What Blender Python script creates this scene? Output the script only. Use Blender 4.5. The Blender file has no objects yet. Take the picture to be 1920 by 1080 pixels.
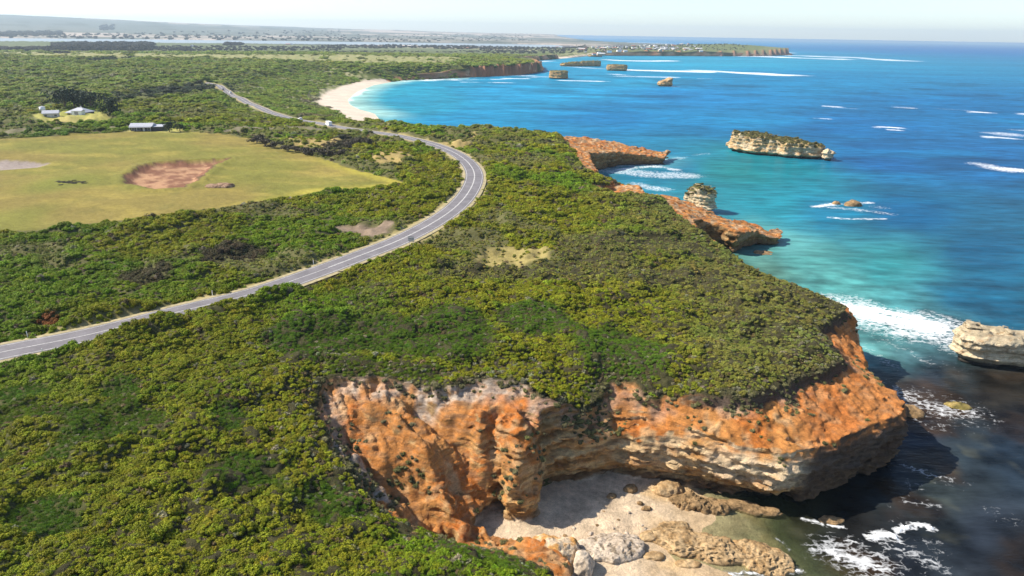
import bpy, math, random, time
import numpy as np
from mathutils import Matrix
T0 = time.time()
rng = np.random.default_rng(7); random.seed(7)
R_ = math.radians
C = bpy.context.scene.collection
sc = bpy.context.scene
# ------------------------------------------------------------------ camera, world, sun
F = 1307.0; PITCH = R_(20.05); ROLL = R_(0.94); HC = 74.0
fw = np.array([0, math.cos(PITCH), -math.sin(PITCH)]); r0 = np.array([1, 0, 0.]); u0 = np.array([0, math.sin(PITCH), math.cos(PITCH)])
RV = math.cos(ROLL)*r0 + math.sin(ROLL)*u0; UV = -math.sin(ROLL)*r0 + math.cos(ROLL)*u0
cam = bpy.data.objects.new('camera', bpy.data.cameras.new('camera')); C.objects.link(cam); sc.camera = cam
cam.data.sensor_width = 36; cam.data.lens = 36*F/1920; cam.data.clip_start = 1; cam.data.clip_end = 200000
M = Matrix.Identity(4)
for i in range(3):
    M[i][0] = RV[i]; M[i][1] = UV[i]; M[i][2] = -fw[i]
M[2][3] = HC
cam.matrix_world = M
SUN_AZ = (-0.99, 0.13); SUN_EL = R_(43)
w = bpy.data.worlds.new('World'); sc.world = w; w.use_nodes = True
nt = w.node_tree; bg = nt.nodes['Background']
sky = nt.nodes.new('ShaderNodeTexSky'); sky.sky_type = 'NISHITA'; sky.sun_disc = False
sky.sun_elevation = SUN_EL; sky.sun_rotation = math.atan2(SUN_AZ[0], SUN_AZ[1])
sky.altitude = 0; sky.air_density = .75; sky.dust_density = .45; sky.ozone_density = .6
nt.links.new(sky.outputs[0], bg.inputs[0]); bg.inputs[1].default_value = 0.12
sl = bpy.data.lights.new('sun', 'SUN'); sl.energy = 5.0; sl.angle = R_(0.5); sl.color = (1, 0.92, 0.79)
so = bpy.data.objects.new('sun', sl); C.objects.link(so)
from mathutils import Vector
so.rotation_euler = Vector((SUN_AZ[0]*math.cos(SUN_EL), SUN_AZ[1]*math.cos(SUN_EL), math.sin(SUN_EL))).to_track_quat('Z', 'Y').to_euler()
so.location = (0, 0, 300)
sc.view_settings.view_transform = 'Standard'; sc.view_settings.look = 'None'; sc.view_settings.gamma = 1
sc.view_settings.exposure = 0.8
sc.cycles.use_denoising = True; sc.cycles.max_bounces = 6; sc.cycles.diffuse_bounces = 2; sc.cycles.glossy_bounces = 2
sc.cycles.transparent_max_bounces = 6; sc.cycles.volume_bounces = 0; sc.cycles.caustics_reflective = False; sc.cycles.caustics_refractive = False

def at(px, py, z=0.0):
    d = fw*F + RV*(px-960) - UV*(py-540); t = (z-HC)/d[2]
    return float(d[0]*t), float(d[1]*t)
def pts(l, z=None): return np.array([at(p[0], p[1], z if z is not None else p[2]) for p in l])

# ------------------------------------------------------------------ numeric helpers
TAB = rng.random((256, 256)).astype(np.float32)
T3 = rng.random((64, 64, 64)).astype(np.float32)
def n2(x, y, s, o=1, seed=0, gain=.5):
    x = np.asarray(x, np.float64); y = np.asarray(y, np.float64)
    t = np.zeros(np.broadcast(x, y).shape); a = 1.; tot = 0.
    for i in range(o):
        u = x/s*2**i + 37.1*seed + 11.3*i + 5000; v = y/s*2**i + 91.7*seed + 7.9*i + 5000
        iu = np.floor(u).astype(np.int64); iv = np.floor(v).astype(np.int64); fu = u-iu; fv = v-iv
        fu = fu*fu*(3-2*fu); fv = fv*fv*(3-2*fv); iu &= 255; iv &= 255; iu1 = (iu+1) & 255; iv1 = (iv+1) & 255
        t += a*((TAB[iu, iv]*(1-fu)+TAB[iu1, iv]*fu)*(1-fv)+(TAB[iu, iv1]*(1-fu)+TAB[iu1, iv1]*fu)*fv); tot += a; a *= gain
    return t/tot
def n3(p, s, o=1, seed=0, zs=1.0):
    t = np.zeros(len(p), np.float32); a = 1.; tot = 0.
    for i in range(o):
        q = p/s*2**i; q = q*np.array([1, 1, zs]) + 13.7*seed + 3.1*i + 640
        iq = np.floor(q).astype(np.int32); f = (q-iq).astype(np.float32); f = f*f*(3-2*f); a0 = iq & 63; a1 = (iq+1) & 63
        x0, y0, z0 = a0.T; x1, y1, z1 = a1.T; fx, fy, fz = f.T
        t += a*(((T3[x0, y0, z0]*(1-fx)+T3[x1, y0, z0]*fx)*(1-fy)+(T3[x0, y1, z0]*(1-fx)+T3[x1, y1, z0]*fx)*fy)*(1-fz)
              + ((T3[x0, y0, z1]*(1-fx)+T3[x1, y0, z1]*fx)*(1-fy)+(T3[x0, y1, z1]*(1-fx)+T3[x1, y1, z1]*fx)*fy)*fz); tot += a; a *= .5
    return t/tot
def ss(a, b, x):
    t = np.clip((x-a)/(b-a), 0, 1); return t*t*(3-2*t)
def dseg(x, y, P, closed=False):
    """distance to a polyline, with the arc parameter of the nearest point"""
    n = len(P); best = np.full(np.shape(x), 1e18); par = np.zeros(np.shape(x))
    for i in range(n if closed else n-1):
        a = P[i]; b = P[(i+1) % n]; d = b-a; L = max(d@d, 1e-9)
        t = np.clip(((x-a[0])*d[0]+(y-a[1])*d[1])/L, 0, 1)
        q = (x-a[0]-t*d[0])**2+(y-a[1]-t*d[1])**2; m = q < best
        best = np.where(m, q, best); par = np.where(m, i+t, par)
    return np.sqrt(best), par
def inside(x, y, P):
    c = np.zeros(np.shape(x), bool); n = len(P)
    for i in range(n):
        a = P[i]; b = P[(i+1) % n]
        if a[1] == b[1]: continue
        c ^= ((a[1] > y) != (b[1] > y)) & (x < (b[0]-a[0])*(y-a[1])/(b[1]-a[1])+a[0])
    return c
def sdp(x, y, P):            # negative inside
    d, t = dseg(x, y, P, True); return np.where(inside(x, y, P), -d, d)
def smooth_line(P, step):
    P = np.array(P); out = []
    for i in range(len(P)-1):
        p0 = P[max(i-1, 0)]; p1 = P[i]; p2 = P[i+1]; p3 = P[min(i+2, len(P)-1)]
        k = max(2, int(np.linalg.norm(p2-p1)/step))
        for j in range(k):
            t = j/k; out.append(.5*((2*p1)+(-p0+p2)*t+(2*p0-5*p1+4*p2-p3)*t*t+(-p0+3*p1-3*p2+p3)*t**3))
    out.append(P[-1]); return np.array(out)
def rough(P, amp, step, seed):  # a closed outline made uneven
    out = []
    for i in range(len(P)):
        a = P[i]; b = P[(i+1) % len(P)]; k = max(1, int(np.linalg.norm(b-a)/step))
        for j in range(k): out.append(a+(b-a)*j/k)
    out = np.array(out); ox = n2(out[:, 0], out[:, 1], step*2.2, 2, seed)-.5; oy = n2(out[:, 0], out[:, 1], step*2.2, 2, seed+3)-.5
    return out+np.stack([ox, oy], 1)*amp*2

# ------------------------------------------------------------------ materials
def mat(name, base=(.5, .5, .5), rough_=.9, attr=None, n_scale=None, n_amt=.3, bump=None, spec=.2, inst=None):
    m = bpy.data.materials.new(name); m.use_nodes = True; t = m.node_tree; b = t.nodes['Principled BSDF']
    b.inputs['Base Color'].default_value = (*base, 1); b.inputs['Roughness'].default_value = rough_; b.inputs['Specular IOR Level'].default_value = spec
    geo = t.nodes.new('ShaderNodeNewGeometry'); src = None
    if attr:
        a = t.nodes.new('ShaderNodeAttribute'); a.attribute_name = attr; a.attribute_type = 'INSTANCER' if inst else 'GEOMETRY'; src = a.outputs['Color']
    if n_scale:
        for k, (s_, am) in enumerate(n_scale if isinstance(n_scale, list) else [(n_scale, n_amt)]):
            n = t.nodes.new('ShaderNodeTexNoise'); n.inputs['Scale'].default_value = s_; n.inputs['Detail'].default_value = 5; n.inputs['Roughness'].default_value = .62
            t.links.new(geo.outputs['Position'], n.inputs['Vector'])
            r = t.nodes.new('ShaderNodeMapRange'); r.inputs[1].default_value = .3; r.inputs[2].default_value = .7; r.inputs[3].default_value = 1-am; r.inputs[4].default_value = 1+am
            t.links.new(n.outputs['Fac'], r.inputs[0])
            x = t.nodes.new('ShaderNodeVectorMath'); x.operation = 'SCALE'
            if src: t.links.new(src, x.inputs[0])
            else: x.inputs[0].default_value = base
            t.links.new(r.outputs[0], x.inputs['Scale']); src = x.outputs[0]
    if src: t.links.new(src, b.inputs['Base Color'])
    prev = None
    for (s_, dist) in (bump or []):
        n = t.nodes.new('ShaderNodeTexNoise'); n.inputs['Scale'].default_value = s_; n.inputs['Detail'].default_value = 6; n.inputs['Roughness'].default_value = .65
        t.links.new(geo.outputs['Position'], n.inputs['Vector'])
        bp = t.nodes.new('ShaderNodeBump'); bp.inputs['Distance'].default_value = dist; bp.inputs['Strength'].default_value = 1
        t.links.new(n.outputs['Fac'], bp.inputs['Height'])
        if prev: t.links.new(prev, bp.inputs['Normal'])
        prev = bp.outputs[0]
    if prev: t.links.new(prev, b.inputs['Normal'])
    m.node_tree.nodes['Principled BSDF'].inputs['Specular IOR Level'].default_value = spec
    return m

# ------------------------------------------------------------------ mesh helpers
def mk(name, V, Fc, m, col=None, parent=None, smooth=True, extra=None, link=True):
    V = np.asarray(V, np.float32); Fc = np.asarray(Fc, np.int32); k = Fc.shape[1]
    me = bpy.data.meshes.new(name); me.vertices.add(len(V)); me.vertices.foreach_set('co', V.ravel())
    me.loops.add(Fc.size); me.loops.foreach_set('vertex_index', Fc.ravel())
    me.polygons.add(len(Fc)); me.polygons.foreach_set('loop_start', np.arange(0, Fc.size, k, dtype=np.int32))
    me.polygons.foreach_set('use_smooth', np.full(len(Fc), smooth))
    me.update(calc_edges=True); me.validate()
    if col is not None: setcol(me, 'col', col)
    for k_, v_ in (extra or {}).items(): me.attributes.new(k_, 'FLOAT', 'POINT').data.foreach_set('value', np.asarray(v_, np.float32))
    me.materials.append(m); o = bpy.data.objects.new(name, me)
    if link: C.objects.link(o)
    if parent: o.parent = parent
    return o
def setcol(me, name, col):
    c = np.ones((len(col), 4), np.float32); c[:, :3] = np.clip(col, 0, 1)
    me.attributes.new(name, 'FLOAT_COLOR', 'POINT').data.foreach_set('color', c.ravel())
def tag(o, label=None, cat=None, group=None, kind=None):
    if label: o['label'] = label
    if cat: o['category'] = cat
    if group: o['group'] = group
    if kind: o['kind'] = kind
    return o
def empty(name, loc, rz=0):
    o = bpy.data.objects.new(name, None); C.objects.link(o); o.location = loc; o.rotation_euler = (0, 0, rz); return o
def normals(o):
    a = np.empty(len(o.data.vertices)*3, np.float32); o.data.vertex_normals.foreach_get('vector', a); return a.reshape(-1, 3)
class MB:                    # collects boxes / prisms / tubes into one mesh
    def __init__(s): s.v = []; s.f = []
    def add(s, v, f):
        b = len(s.v); s.v += [tuple(map(float, p)) for p in v]; s.f += [tuple(i+b for i in q) for q in f]; return s
    def box(s, x0, y0, z0, x1, y1, z1, bev=0):
        v = [(x, y, z) for z in (z0, z1) for (x, y) in ((x0, y0), (x1, y0), (x1, y1), (x0, y1))]
        return s.add(v, [(3, 2, 1, 0), (4, 5, 6, 7), (0, 1, 5, 4), (1, 2, 6, 5), (2, 3, 7, 6), (3, 0, 4, 7)])
    def prism(s, prof, x0, x1, axis='x'):
        n = len(prof); v = []
        for x in (x0, x1):
            for (a, b) in prof: v.append((x, a, b) if axis == 'x' else (a, x, b))
        return s.add(v, [tuple(range(n))[::-1], tuple(range(n, 2*n))]+[(i, (i+1) % n, n+(i+1) % n, n+i) for i in range(n)])
    def tube(s, p0, p1, ra, rb, n=7):
        p0 = Vector(p0); p1 = Vector(p1); d = (p1-p0).normalized(); u = d.orthogonal().normalized(); w_ = d.cross(u); v = []
        for p, r in ((p0, ra), (p1, rb)):
            for i in range(n):
                a = 2*math.pi*i/n; v.append(p+(u*math.cos(a)+w_*math.sin(a))*r)
        return s.add(v, [tuple(range(n))[::-1], tuple(range(n, 2*n))]+[(i, (i+1) % n, n+(i+1) % n, n+i) for i in range(n)])
    def build(s, name, m, parent=None, smooth=False):
        me = bpy.data.meshes.new(name); me.from_pydata(s.v, [], s.f); me.materials.append(m)
        if smooth: me.polygons.foreach_set('use_smooth', [True]*len(me.polygons))
        o = bpy.data.objects.new(name, me); C.objects.link(o)
        if parent: o.parent = parent
        return o
def copy_tree(o, parent=None):
    c = o.copy(); C.objects.link(c)
    if parent: c.parent = parent
    for ch in list(o.children): copy_tree(ch, c)
    return c

def surface_nets(f, org, h):
    s = f < 0; nx, ny, nz = f.shape
    cs = [(0,0,0),(1,0,0),(0,1,0),(1,1,0),(0,0,1),(1,0,1),(0,1,1),(1,1,1)]
    cnt = np.zeros((nx-1, ny-1, nz-1), np.int8)
    for a, b, c in cs: cnt += s[a:nx-1+a, b:ny-1+b, c:nz-1+c]
    I, J, K = np.nonzero((cnt > 0) & (cnt < 8)); N = len(I)
    val = [f[I+a, J+b, K+c] for a, b, c in cs]
    acc = np.zeros((N, 3)); num = np.zeros(N)
    for i in range(8):
        for j in range(i+1, 8):
            A = np.array(cs[i]); B = np.array(cs[j])
            if abs(A-B).sum() != 1: continue
            m = (val[i] < 0) != (val[j] < 0); t = np.where(m, val[i]/np.where(m, val[i]-val[j], 1), 0)
            acc += np.where(m[:, None], A+(B-A)*t[:, None], 0); num += m
    V = (np.stack([I, J, K], 1)+acc/num[:, None])*h+np.array(org)
    idx = np.full(cnt.shape, -1, np.int32); idx[I, J, K] = np.arange(N); Q = []
    for ax in range(3):
        sl0 = [slice(None)]*3; sl1 = [slice(None)]*3; sl0[ax] = slice(0, -1); sl1[ax] = slice(1, None)
        d = s[tuple(sl0)] != s[tuple(sl1)]; i, j, k = np.nonzero(d); a = [i, j, k]
        o1, o2 = [q for q in range(3) if q != ax]
        ok = (a[o1] > 0) & (a[o2] > 0) & (a[o1] < cnt.shape[o1]) & (a[o2] < cnt.shape[o2]); a = [q[ok] for q in a]
        def c(d1, d2):
            b = [q.copy() for q in a]; b[o1] -= d1; b[o2] -= d2; return idx[b[0], b[1], b[2]]
        q = np.stack([c(1, 1), c(0, 1), c(0, 0), c(1, 0)], 1)
        fl = s[a[0], a[1], a[2]]
        if ax == 1: fl = ~fl
        q[~fl] = q[~fl][:, ::-1]; Q.append(q)
    Q = np.concatenate(Q); Q = Q[(Q >= 0).all(1)]
    return V, Q

# ------------------------------------------------------------------ the lay of the land
# soft surface control points: pixel of the photo + height -> place on the ground
CP = [(0,1080,21),(300,1080,20),(600,1080,19),(800,1080,17),(950,1078,15.2),(1040,1088,11.5),(940,1035,12.5),(850,1012,12),(780,985,12.5),
 (700,940,14.5),(650,870,16),(600,790,17.5),(560,720,18.5),(0,800,21),(300,800,21),(500,900,18.5),(430,820,20),(450,650,20),(0,655,20.5),(235,612,20.3),
 (470,548,20.2),(640,492,20.2),(760,447,20.4),(860,385,20.5),(890,325,20.5),(740,253,20),(850,650,18.3),(1050,560,19),(1300,600,17.8),(1450,640,17),(1500,590,17),
 (1585,570,16.3),(1560,640,16.8),(1582,666,16.6),(1530,690,16.8),(1480,711,16.8),(1400,731,16.8),(1300,738,15.9),(1200,738,14.8),(1130,708,15.4),(1090,745,14.6),
 (1030,750,16.8),(950,722,17.4),(830,696,18),(700,713,18),(620,708,18.2),(1200,450,19),(1000,400,20),(1400,520,17.5),(1000,480,19.5),(700,600,19.5),
 (1499,806,13),(1400,812,13),(1330,800,13.2),(1260,790,12),(1200,785,11.3),(1150,790,11),(1100,830,9.5),(1060,850,10.8),(1030,880,9),(1000,920,5.5),
 (1675,748,13),(1640,762,13),(1600,778,13),(1550,790,13),(1640,712,14.3),(1600,720,15.2),(1500,760,15),(1400,775,15),(1300,770,14),(1250,762,13.4),(1190,758,13.2),
 (1612,632,10.5),(1615,672,12.3),(1598,640,13),(1575,620,14.8),(1590,600,14),
 (640,770,16),(700,760,16.6),(760,752,16.4),(690,800,14.5),(740,800,14.6),(800,842,12.8),(775,895,10),(830,945,7.8),(868,985,5.5),(890,1003,4),
 (700,885,12.2),(745,930,9.5),(800,975,6.5),(850,1000,4.2),(720,850,13),(850,800,14.2),(900,850,11.5),(950,800,14.6),(870,880,9),(960,870,11),(900,905,7.5),(930,935,5),(990,850,12),
 (960,905,9),(985,915,7),
 (1340,455,16),(1310,430,16),(1265,393,15.5),(1240,366,15.5),(1375,478,16.3),(1420,505,16.5),(1281,380,13),(1320,400,11.3),(1341,409,10.3),(1370,414,9.2),(1400,420,7.5),(1438,432,4.8),(1452,440,4),
 (1195,342,14),(1150,337,15),(1195,362,8),(1150,356,11),(1180,358,9),(1125,348,13.5),(1100,320,16),(1240,400,16.5),(1150,420,18),
 (1056,256,15.5),(1090,268,13.5),(1118,264,12.3),(1163,279,8.5),(1207,286,6.6),(1240,290,5.2),(1060,300,16),(1000,300,18),
 (1000,240,16.5),(950,231,17),(850,236,17),(800,224,16.5),(740,224,16.5),(690,216,11),(900,280,19),(640,235,17),(500,280,20.5),(200,280,21),(0,300,21),(0,400,21),(300,400,21),
 (600,330,20.5),(0,240,21),(400,220,21),(750,340,20.5),(500,450,20),(200,500,20)]
CPx = np.array([[*at(a, b, c), c] for a, b, c in CP])
extra = [(-400, 60, 21), (-400, 500, 21), (-150, 20, 21), (-60, -100, 21), (0, 10, 16), (-40, 30, 20), (-250, 700, 20), (-100, 620, 18), (60, 62, 12), (120, 120, 12), (40, 90, 12.8), (55, 93, 12.8), (70, 102, 12.8), (82, 113, 12.8), (28, 92, 11.5), (150, 300, 6), (60, 550, 10)]
CPx = np.vstack([CPx, np.array(extra, float)])
_A = np.linalg.norm(CPx[:, None, :2]-CPx[None, :, :2], axis=2); _n = len(CPx)
_S = np.zeros((_n+1, _n+1)); _S[:_n, :_n] = _A+np.eye(_n)*-.15; _S[:_n, _n] = 1; _S[_n, :_n] = 1
_W = np.linalg.solve(_S, np.append(CPx[:, 2], 0))
def rbf(x, y):
    sh = np.shape(x); x = np.ravel(x); y = np.ravel(y); out = np.full(x.shape, _W[-1])
    for i in range(_n): out += _W[i]*np.sqrt((x-CPx[i, 0])**2+(y-CPx[i, 1])**2)
    return out.reshape(sh)

# foot of the near headland and cove
FN = [(12,-150),(12,30),(9,62),(7.5,76),(3,82.5),(-2,85)]
FN = [np.array(p, float) for p in FN]
FN += list(pts([(884,1004,1),(903,982,1),(918,958,1.2),(938,952,1.2),(955,978,1),(978,986,.6),(1003,978,.5),(1013,945,.5),(1030,900,2.5),(1060,884,3.5),(1100,872,4),(1150,866,3.5),
 (1200,874,3.2),(1243,884,3),(1312,898,2.5),(1347,907,2.5),(1400,921,2.5),(1454,935,2.5)]))
FN += [np.array(p, float) for p in [(59,105),(70.5,111.5),(73,116)]]
FN += list(pts([(1645,714,11),(1620,676,11),(1612,645,10),(1608,612,12),(1592,572,14),(1540,549,15.6),(1500,533,15.8),(1420,501,15.9),(1380,475,15.8),(1342,451,15.5),(1314,427,15.4),
 (1300,415,12),(1330,432,7),(1376,474,.5),(1415,461,0),(1453,461,0),(1462,446,0),(1440,430,4),(1415,417,5.5),(1370,411,7.5),(1335,396,9.5),(1281,374,11),(1243,362,13),(1215,360,14),
 (1200,366,5),(1199,350,8),(1194,340,14.3),(1160,331,15),(1120,318,15.2),(1104,316,3),(1160,312,0),(1205,310,0),(1243,308,0),(1252,298,0),(1240,288,4),(1207,283,5),(1163,275,7),(1118,260,11),
 (1056,251,15.2),(1000,237,15.8),(950,228,16),(900,228,16),(850,232,16),(800,220,15.8),(740,219,14.5)]))
iB0 = len(FN)          # from here the beach
FN += list(pts([(702,213,0),(672,205,0),(655,196,0),(652,187,0),(668,173,0),(700,160,0),(745,151.5,0)]))
iB1 = len(FN)
FN += list(pts([(800,149,0),(860,146,0),(935,142,0),(975,140,0),(1006,136,0),(1010,131,0),(1004,120,8),(975,117,0),(955,115,0),(1000,113.5,0),(1036,111,0)]))
iB2 = len(FN)
FN += list(pts([(1048,110,0),(1082,107.5,0),(1112,104.5,0)]))
iB3 = len(FN)
FN += list(pts([(1125,103.7,0),(1200,104.4,0),(1280,104.6,0),(1340,105.2,0),(1400,105.2,0),(1440,104.6,0),(1480,103,0),(1475,100.5,0),(1430,96,0),(1380,91.5,0),(1300,87,0),(1200,82.5,0),(1120,79,0),(1080,76,0),(1045,73,0)]))
FN += [np.array(p, float) for p in [(3000, 60000), (-90000, 60000), (-90000, -150)]]
FN = np.array(FN)
beachv = np.zeros(len(FN)+1); beachv[iB0:iB1-1] = 1; beachv[iB2:iB3] = .8; beachv[-1] = 0
# the scrub edge on the headland (everything beyond it towards the sea is bare slope)
RIM = [np.array(p, float) for p in [(12,-150),(10,45),(7,60)]]
RIM += list(pts([(1042,1083,11.5),(1000,1052,12),(940,1032,12.5),(850,1010,12),(790,988,12.3),(730,962,13.2),(690,925,14.5),(660,880,15.6),(620,830,16.8),(590,775,17.6),(598,712,18.2),(680,706,18.1),
 (760,716,17.8),(820,728,17.5),(880,716,17.5),(960,712,17.5),(1010,735,17.2),(1045,758,15),(1085,776,13),(1130,748,13.8),(1142,714,15.2),(1190,718,15.1),(1215,738,14.8),(1300,738,15.9),(1400,733,16.8),(1480,713,16.8),(1530,692,16.8),(1580,667,16.7),
 (1560,641,16.8),(1537,604,16.9),(1585,574,16.3),(1540,552,16.5),(1500,536,16.5),(1420,504,16.5),(1380,478,16.3),(1342,454,16),(1314,430,16),(1262,394,15.5),(1240,367,15.5),(1200,367,15.4),(1150,366,15.7),(1108,349,15.8),(1108,340,15.6),(1160,335,15),(1186,340,14.6),(1182,335,14.8),(1150,329,15.4),(1120,322,15.8),(1098,316,16),(1080,290,15.5),
 (1062,262,15.7),(1052,253,15.8),(1000,239,16.3),(950,229.5,16.5),(900,229.5,16.5),(850,233.5,16.5),(800,221.5,16.3),(740,221,16.2),(690,213,14)]))
RIM += list(pts([(640,207,4),(612,195,4),(596,180,4),(598,168,4),(620,160,4),(680,152,4),(745,145,6),(850,140,16),(960,128,16),(1004,122,14),(960,116,14),(900,113,14),(1030,108,8),(1100,103,5),(1200,100,12),(1400,100,12),(1460,101,8),(1380,93.5,8),(1200,84,8),(1045,74,8)]))
RIM += [np.array(p, float) for p in [(3000, 59000), (-89000, 59000), (-89000, -150)]]
RIM = np.array(RIM)
ROAD = smooth_line(pts([(-190,712),(0,666),(100,645),(235,614),(330,587),(470,552),(550,526),(640,493),(700,471),(760,447),(820,415),(860,385),(884,352),(889,325),(873,300),(845,282),(800,266),(740,253),(680,242),(640,232),(600,220),(550,208),(490,189),(460,178),(430,167),(416,161),(405,157),(380,152)], 20.3), 4.0)
ROADC = ROAD[::3]
FIELD = rough(pts([(-300,262),(0,262),(80,258),(180,252),(250,247),(345,246),(440,253),(520,272),(620,302),(700,326),(762,345),(700,352),(600,358),(540,372),(470,380),(400,392),(330,402),(240,412),(160,422),(60,434),(-60,440),(-300,452)], 20.7), 1.2, 9, 3)
PIT = rough(pts([(236,348),(242,330),(262,315),(300,306),(360,302),(428,299),(405,312),(385,325),(370,340),(340,354),(290,357)], 20.6), 1.0, 5, 5)
POND = pts([(-60,305),(0,300),(60,303),(92,307),(70,314),(0,319),(-60,320)], 20.8)
POOL = pts([(575,428),(640,421),(700,421),(738,426),(732,440),(700,446),(655,436)], 20.2)
BARE = rough(pts([(886,484),(905,470),(950,463),(1010,463),(1032,476),(1025,492),(980,499),(920,497)], 19.5), 1.2, 4, 8)
DRY = [pts(q, 20) for q in ([(690,300),(720,286),(775,290),(770,306),(720,312)], [(820,268),(860,262),(900,270),(860,276)], [(520,262),(560,258),(640,262),(640,272),(600,284),(560,282)], [(870,250),(890,247),(905,252),(885,257)], [(712,218),(720,218),(736,234),(728,236)])]
LAWN = pts([(55,222),(110,208),(170,210),(205,214),(205,226),(160,230),(90,232)], 21)
YARD = pts([(235,247),(250,238),(300,236),(345,240),(345,249)], 21)
TRACK = smooth_line(pts([(-40,258),(60,247),(150,243),(220,240),(300,236)], 21), 6)
TRACK2 = smooth_line(pts([(430,249),(520,236),(600,240),(672,240)], 20.5), 6)
SCREEN = pts([(235,640),(262,625),(330,605),(400,585),(470,567),(530,548)], 21)

def far_height(x, y):
    d = np.hypot(x, y)
    h = 20-15*ss(1500, 2700, d)+(n2(x, y, 300, 3, 2)-.5)*6*ss(500, 900, d)
    h += 13*ss(150, 500, x)*ss(2300, 2700, y)*ss(4300, 3600, y)
    px_, py_ = at(1276, 92, 0); h += 22*np.exp(-((x-px_)/350)**2-((y-3700)/400)**2)
    az = x/np.maximum(y, 1)
    lagoon = ss(4050, 4250, d)*ss(5500, 5200, d)*ss(.12, .04, az); h = h*(1-lagoon)-3*lagoon
    hill = ss(6200, 15000, d)*(60+150*ss(.05, -.75, az)*(.6+.8*n2(x, y, 5000, 3, 9))+30*(n2(x, y, 1800, 3, 4)-.5))
    h += hill*ss(.16, .02, az)+6*ss(5600, 6500, d)
    return np.where(d > 1500, np.where(lagoon > .5, h, np.maximum(h, 2.5)), h)
def land(x, y, full=True):
    """height of the soft ground surface (no cliffs) and useful masks"""
    x = np.asarray(x, float); y = np.asarray(y, float); d = np.hypot(x, y)
    near = d < 700; hn = np.zeros(x.shape)
    hn[near] = rbf(x[near], y[near]); k = ss(430, 640, d)
    h = np.where(near, hn*(1-k)+far_height(x, y)*k, far_height(x, y))
    m = {}
    m['rim'] = sdp(x, y, RIM)+(n2(x, y, 3.5, 2, 21)-.5)*2.2
    m['road'], _ = dseg(x, y, ROADC); m['field'] = sdp(x, y, FIELD)+(n2(x, y, 6, 2, 13)-.5)*3; m['pit'] = sdp(x, y, PIT)+(n2(x, y, 3, 3, 14)-.5)*4.2
    open_ = ss(4.6, 7.5, m['road'])*ss(0, 5, m['field'])
    mound = (1.5*ss(.42, .72, n2(x, y, 9, 2, 31))+.8*ss(.4, .7, n2(x, y, 4, 2, 33))-.5)*open_
    scr, _ = dseg(x, y, SCREEN); mound += 1.5*ss(5., 1.5, scr)*ss(3.6, 5.6, m['road'])
    g = ss(-.5, -5, m['rim'])
    h = h+mound*g*(1+.8*ss(250, 800, d)*ss(2500, 1200, d))+(n2(x, y, 45, 2, 35)-.5)*1.2*open_
    h -= 1.5*ss(1.5, -3.8, m['pit'])*(.8+.4*n2(x, y, 6, 2, 6)); h += .5*ss(4, 1, np.abs(m['pit']-1.5))
    for P_, dep in ((POND, .8), (POOL, .9), (BARE, .8)): h -= dep*ss(1.5, -2.5, sdp(x, y, P_))
    return h, m

# ------------------------------------------------------------------ cliffs: a solid field meshed by surface nets
STR = np.interp(np.linspace(-6, 40, 461), np.sort(rng.uniform(-6, 40, 75)), rng.random(75))
def strata(z): return np.interp(z, np.linspace(-6, 40, 461), STR).astype(np.float32)
HB = np.array([[*at(a, b, c), c] for a, b, c in [(1100,1000,.9),(1000,1012,1.3),(930,985,1.5),(1150,900,.9),(1060,950,1.2),(1300,950,.25),(1250,920,.4),(1200,1078,.5),(1380,960,-.25),(1400,1010,-.35),
 (1450,960,-.6),(1300,1000,.12),(1350,1060,.05),(1480,1060,-.5),(1250,960,.45),(1300,1080,.15),(1600,1000,-2.5),(1700,900,-3),(1500,1000,-1.2),(1800,1050,-3),(1420,1080,-.4),(1550,930,-2),(1120,1080,.6)]]+[[0,70,1.5],[10,60,.8],[20,40,-.5],[60,60,-3],[90,160,-4],[110,120,-4],[-40,90,1],[20,110,.5]])
def beach_z(x, y):
    wsum = 0; t = 0
    for a, b, c in HB:
        w_ = 1/(((x-a)**2+(y-b)**2)+3)**1.5; wsum = wsum+w_; t = t+w_*c
    return t/wsum+(n2(x, y, 7, 3, 55)-.5)*.55
CALM = [(760,815,14,5.5),(700,770,16,3.5),(850,780,14.8,3.5),(1170,745,13.5,3.5),(720,840,13,3),(1290,752,14.8,4)]
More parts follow.
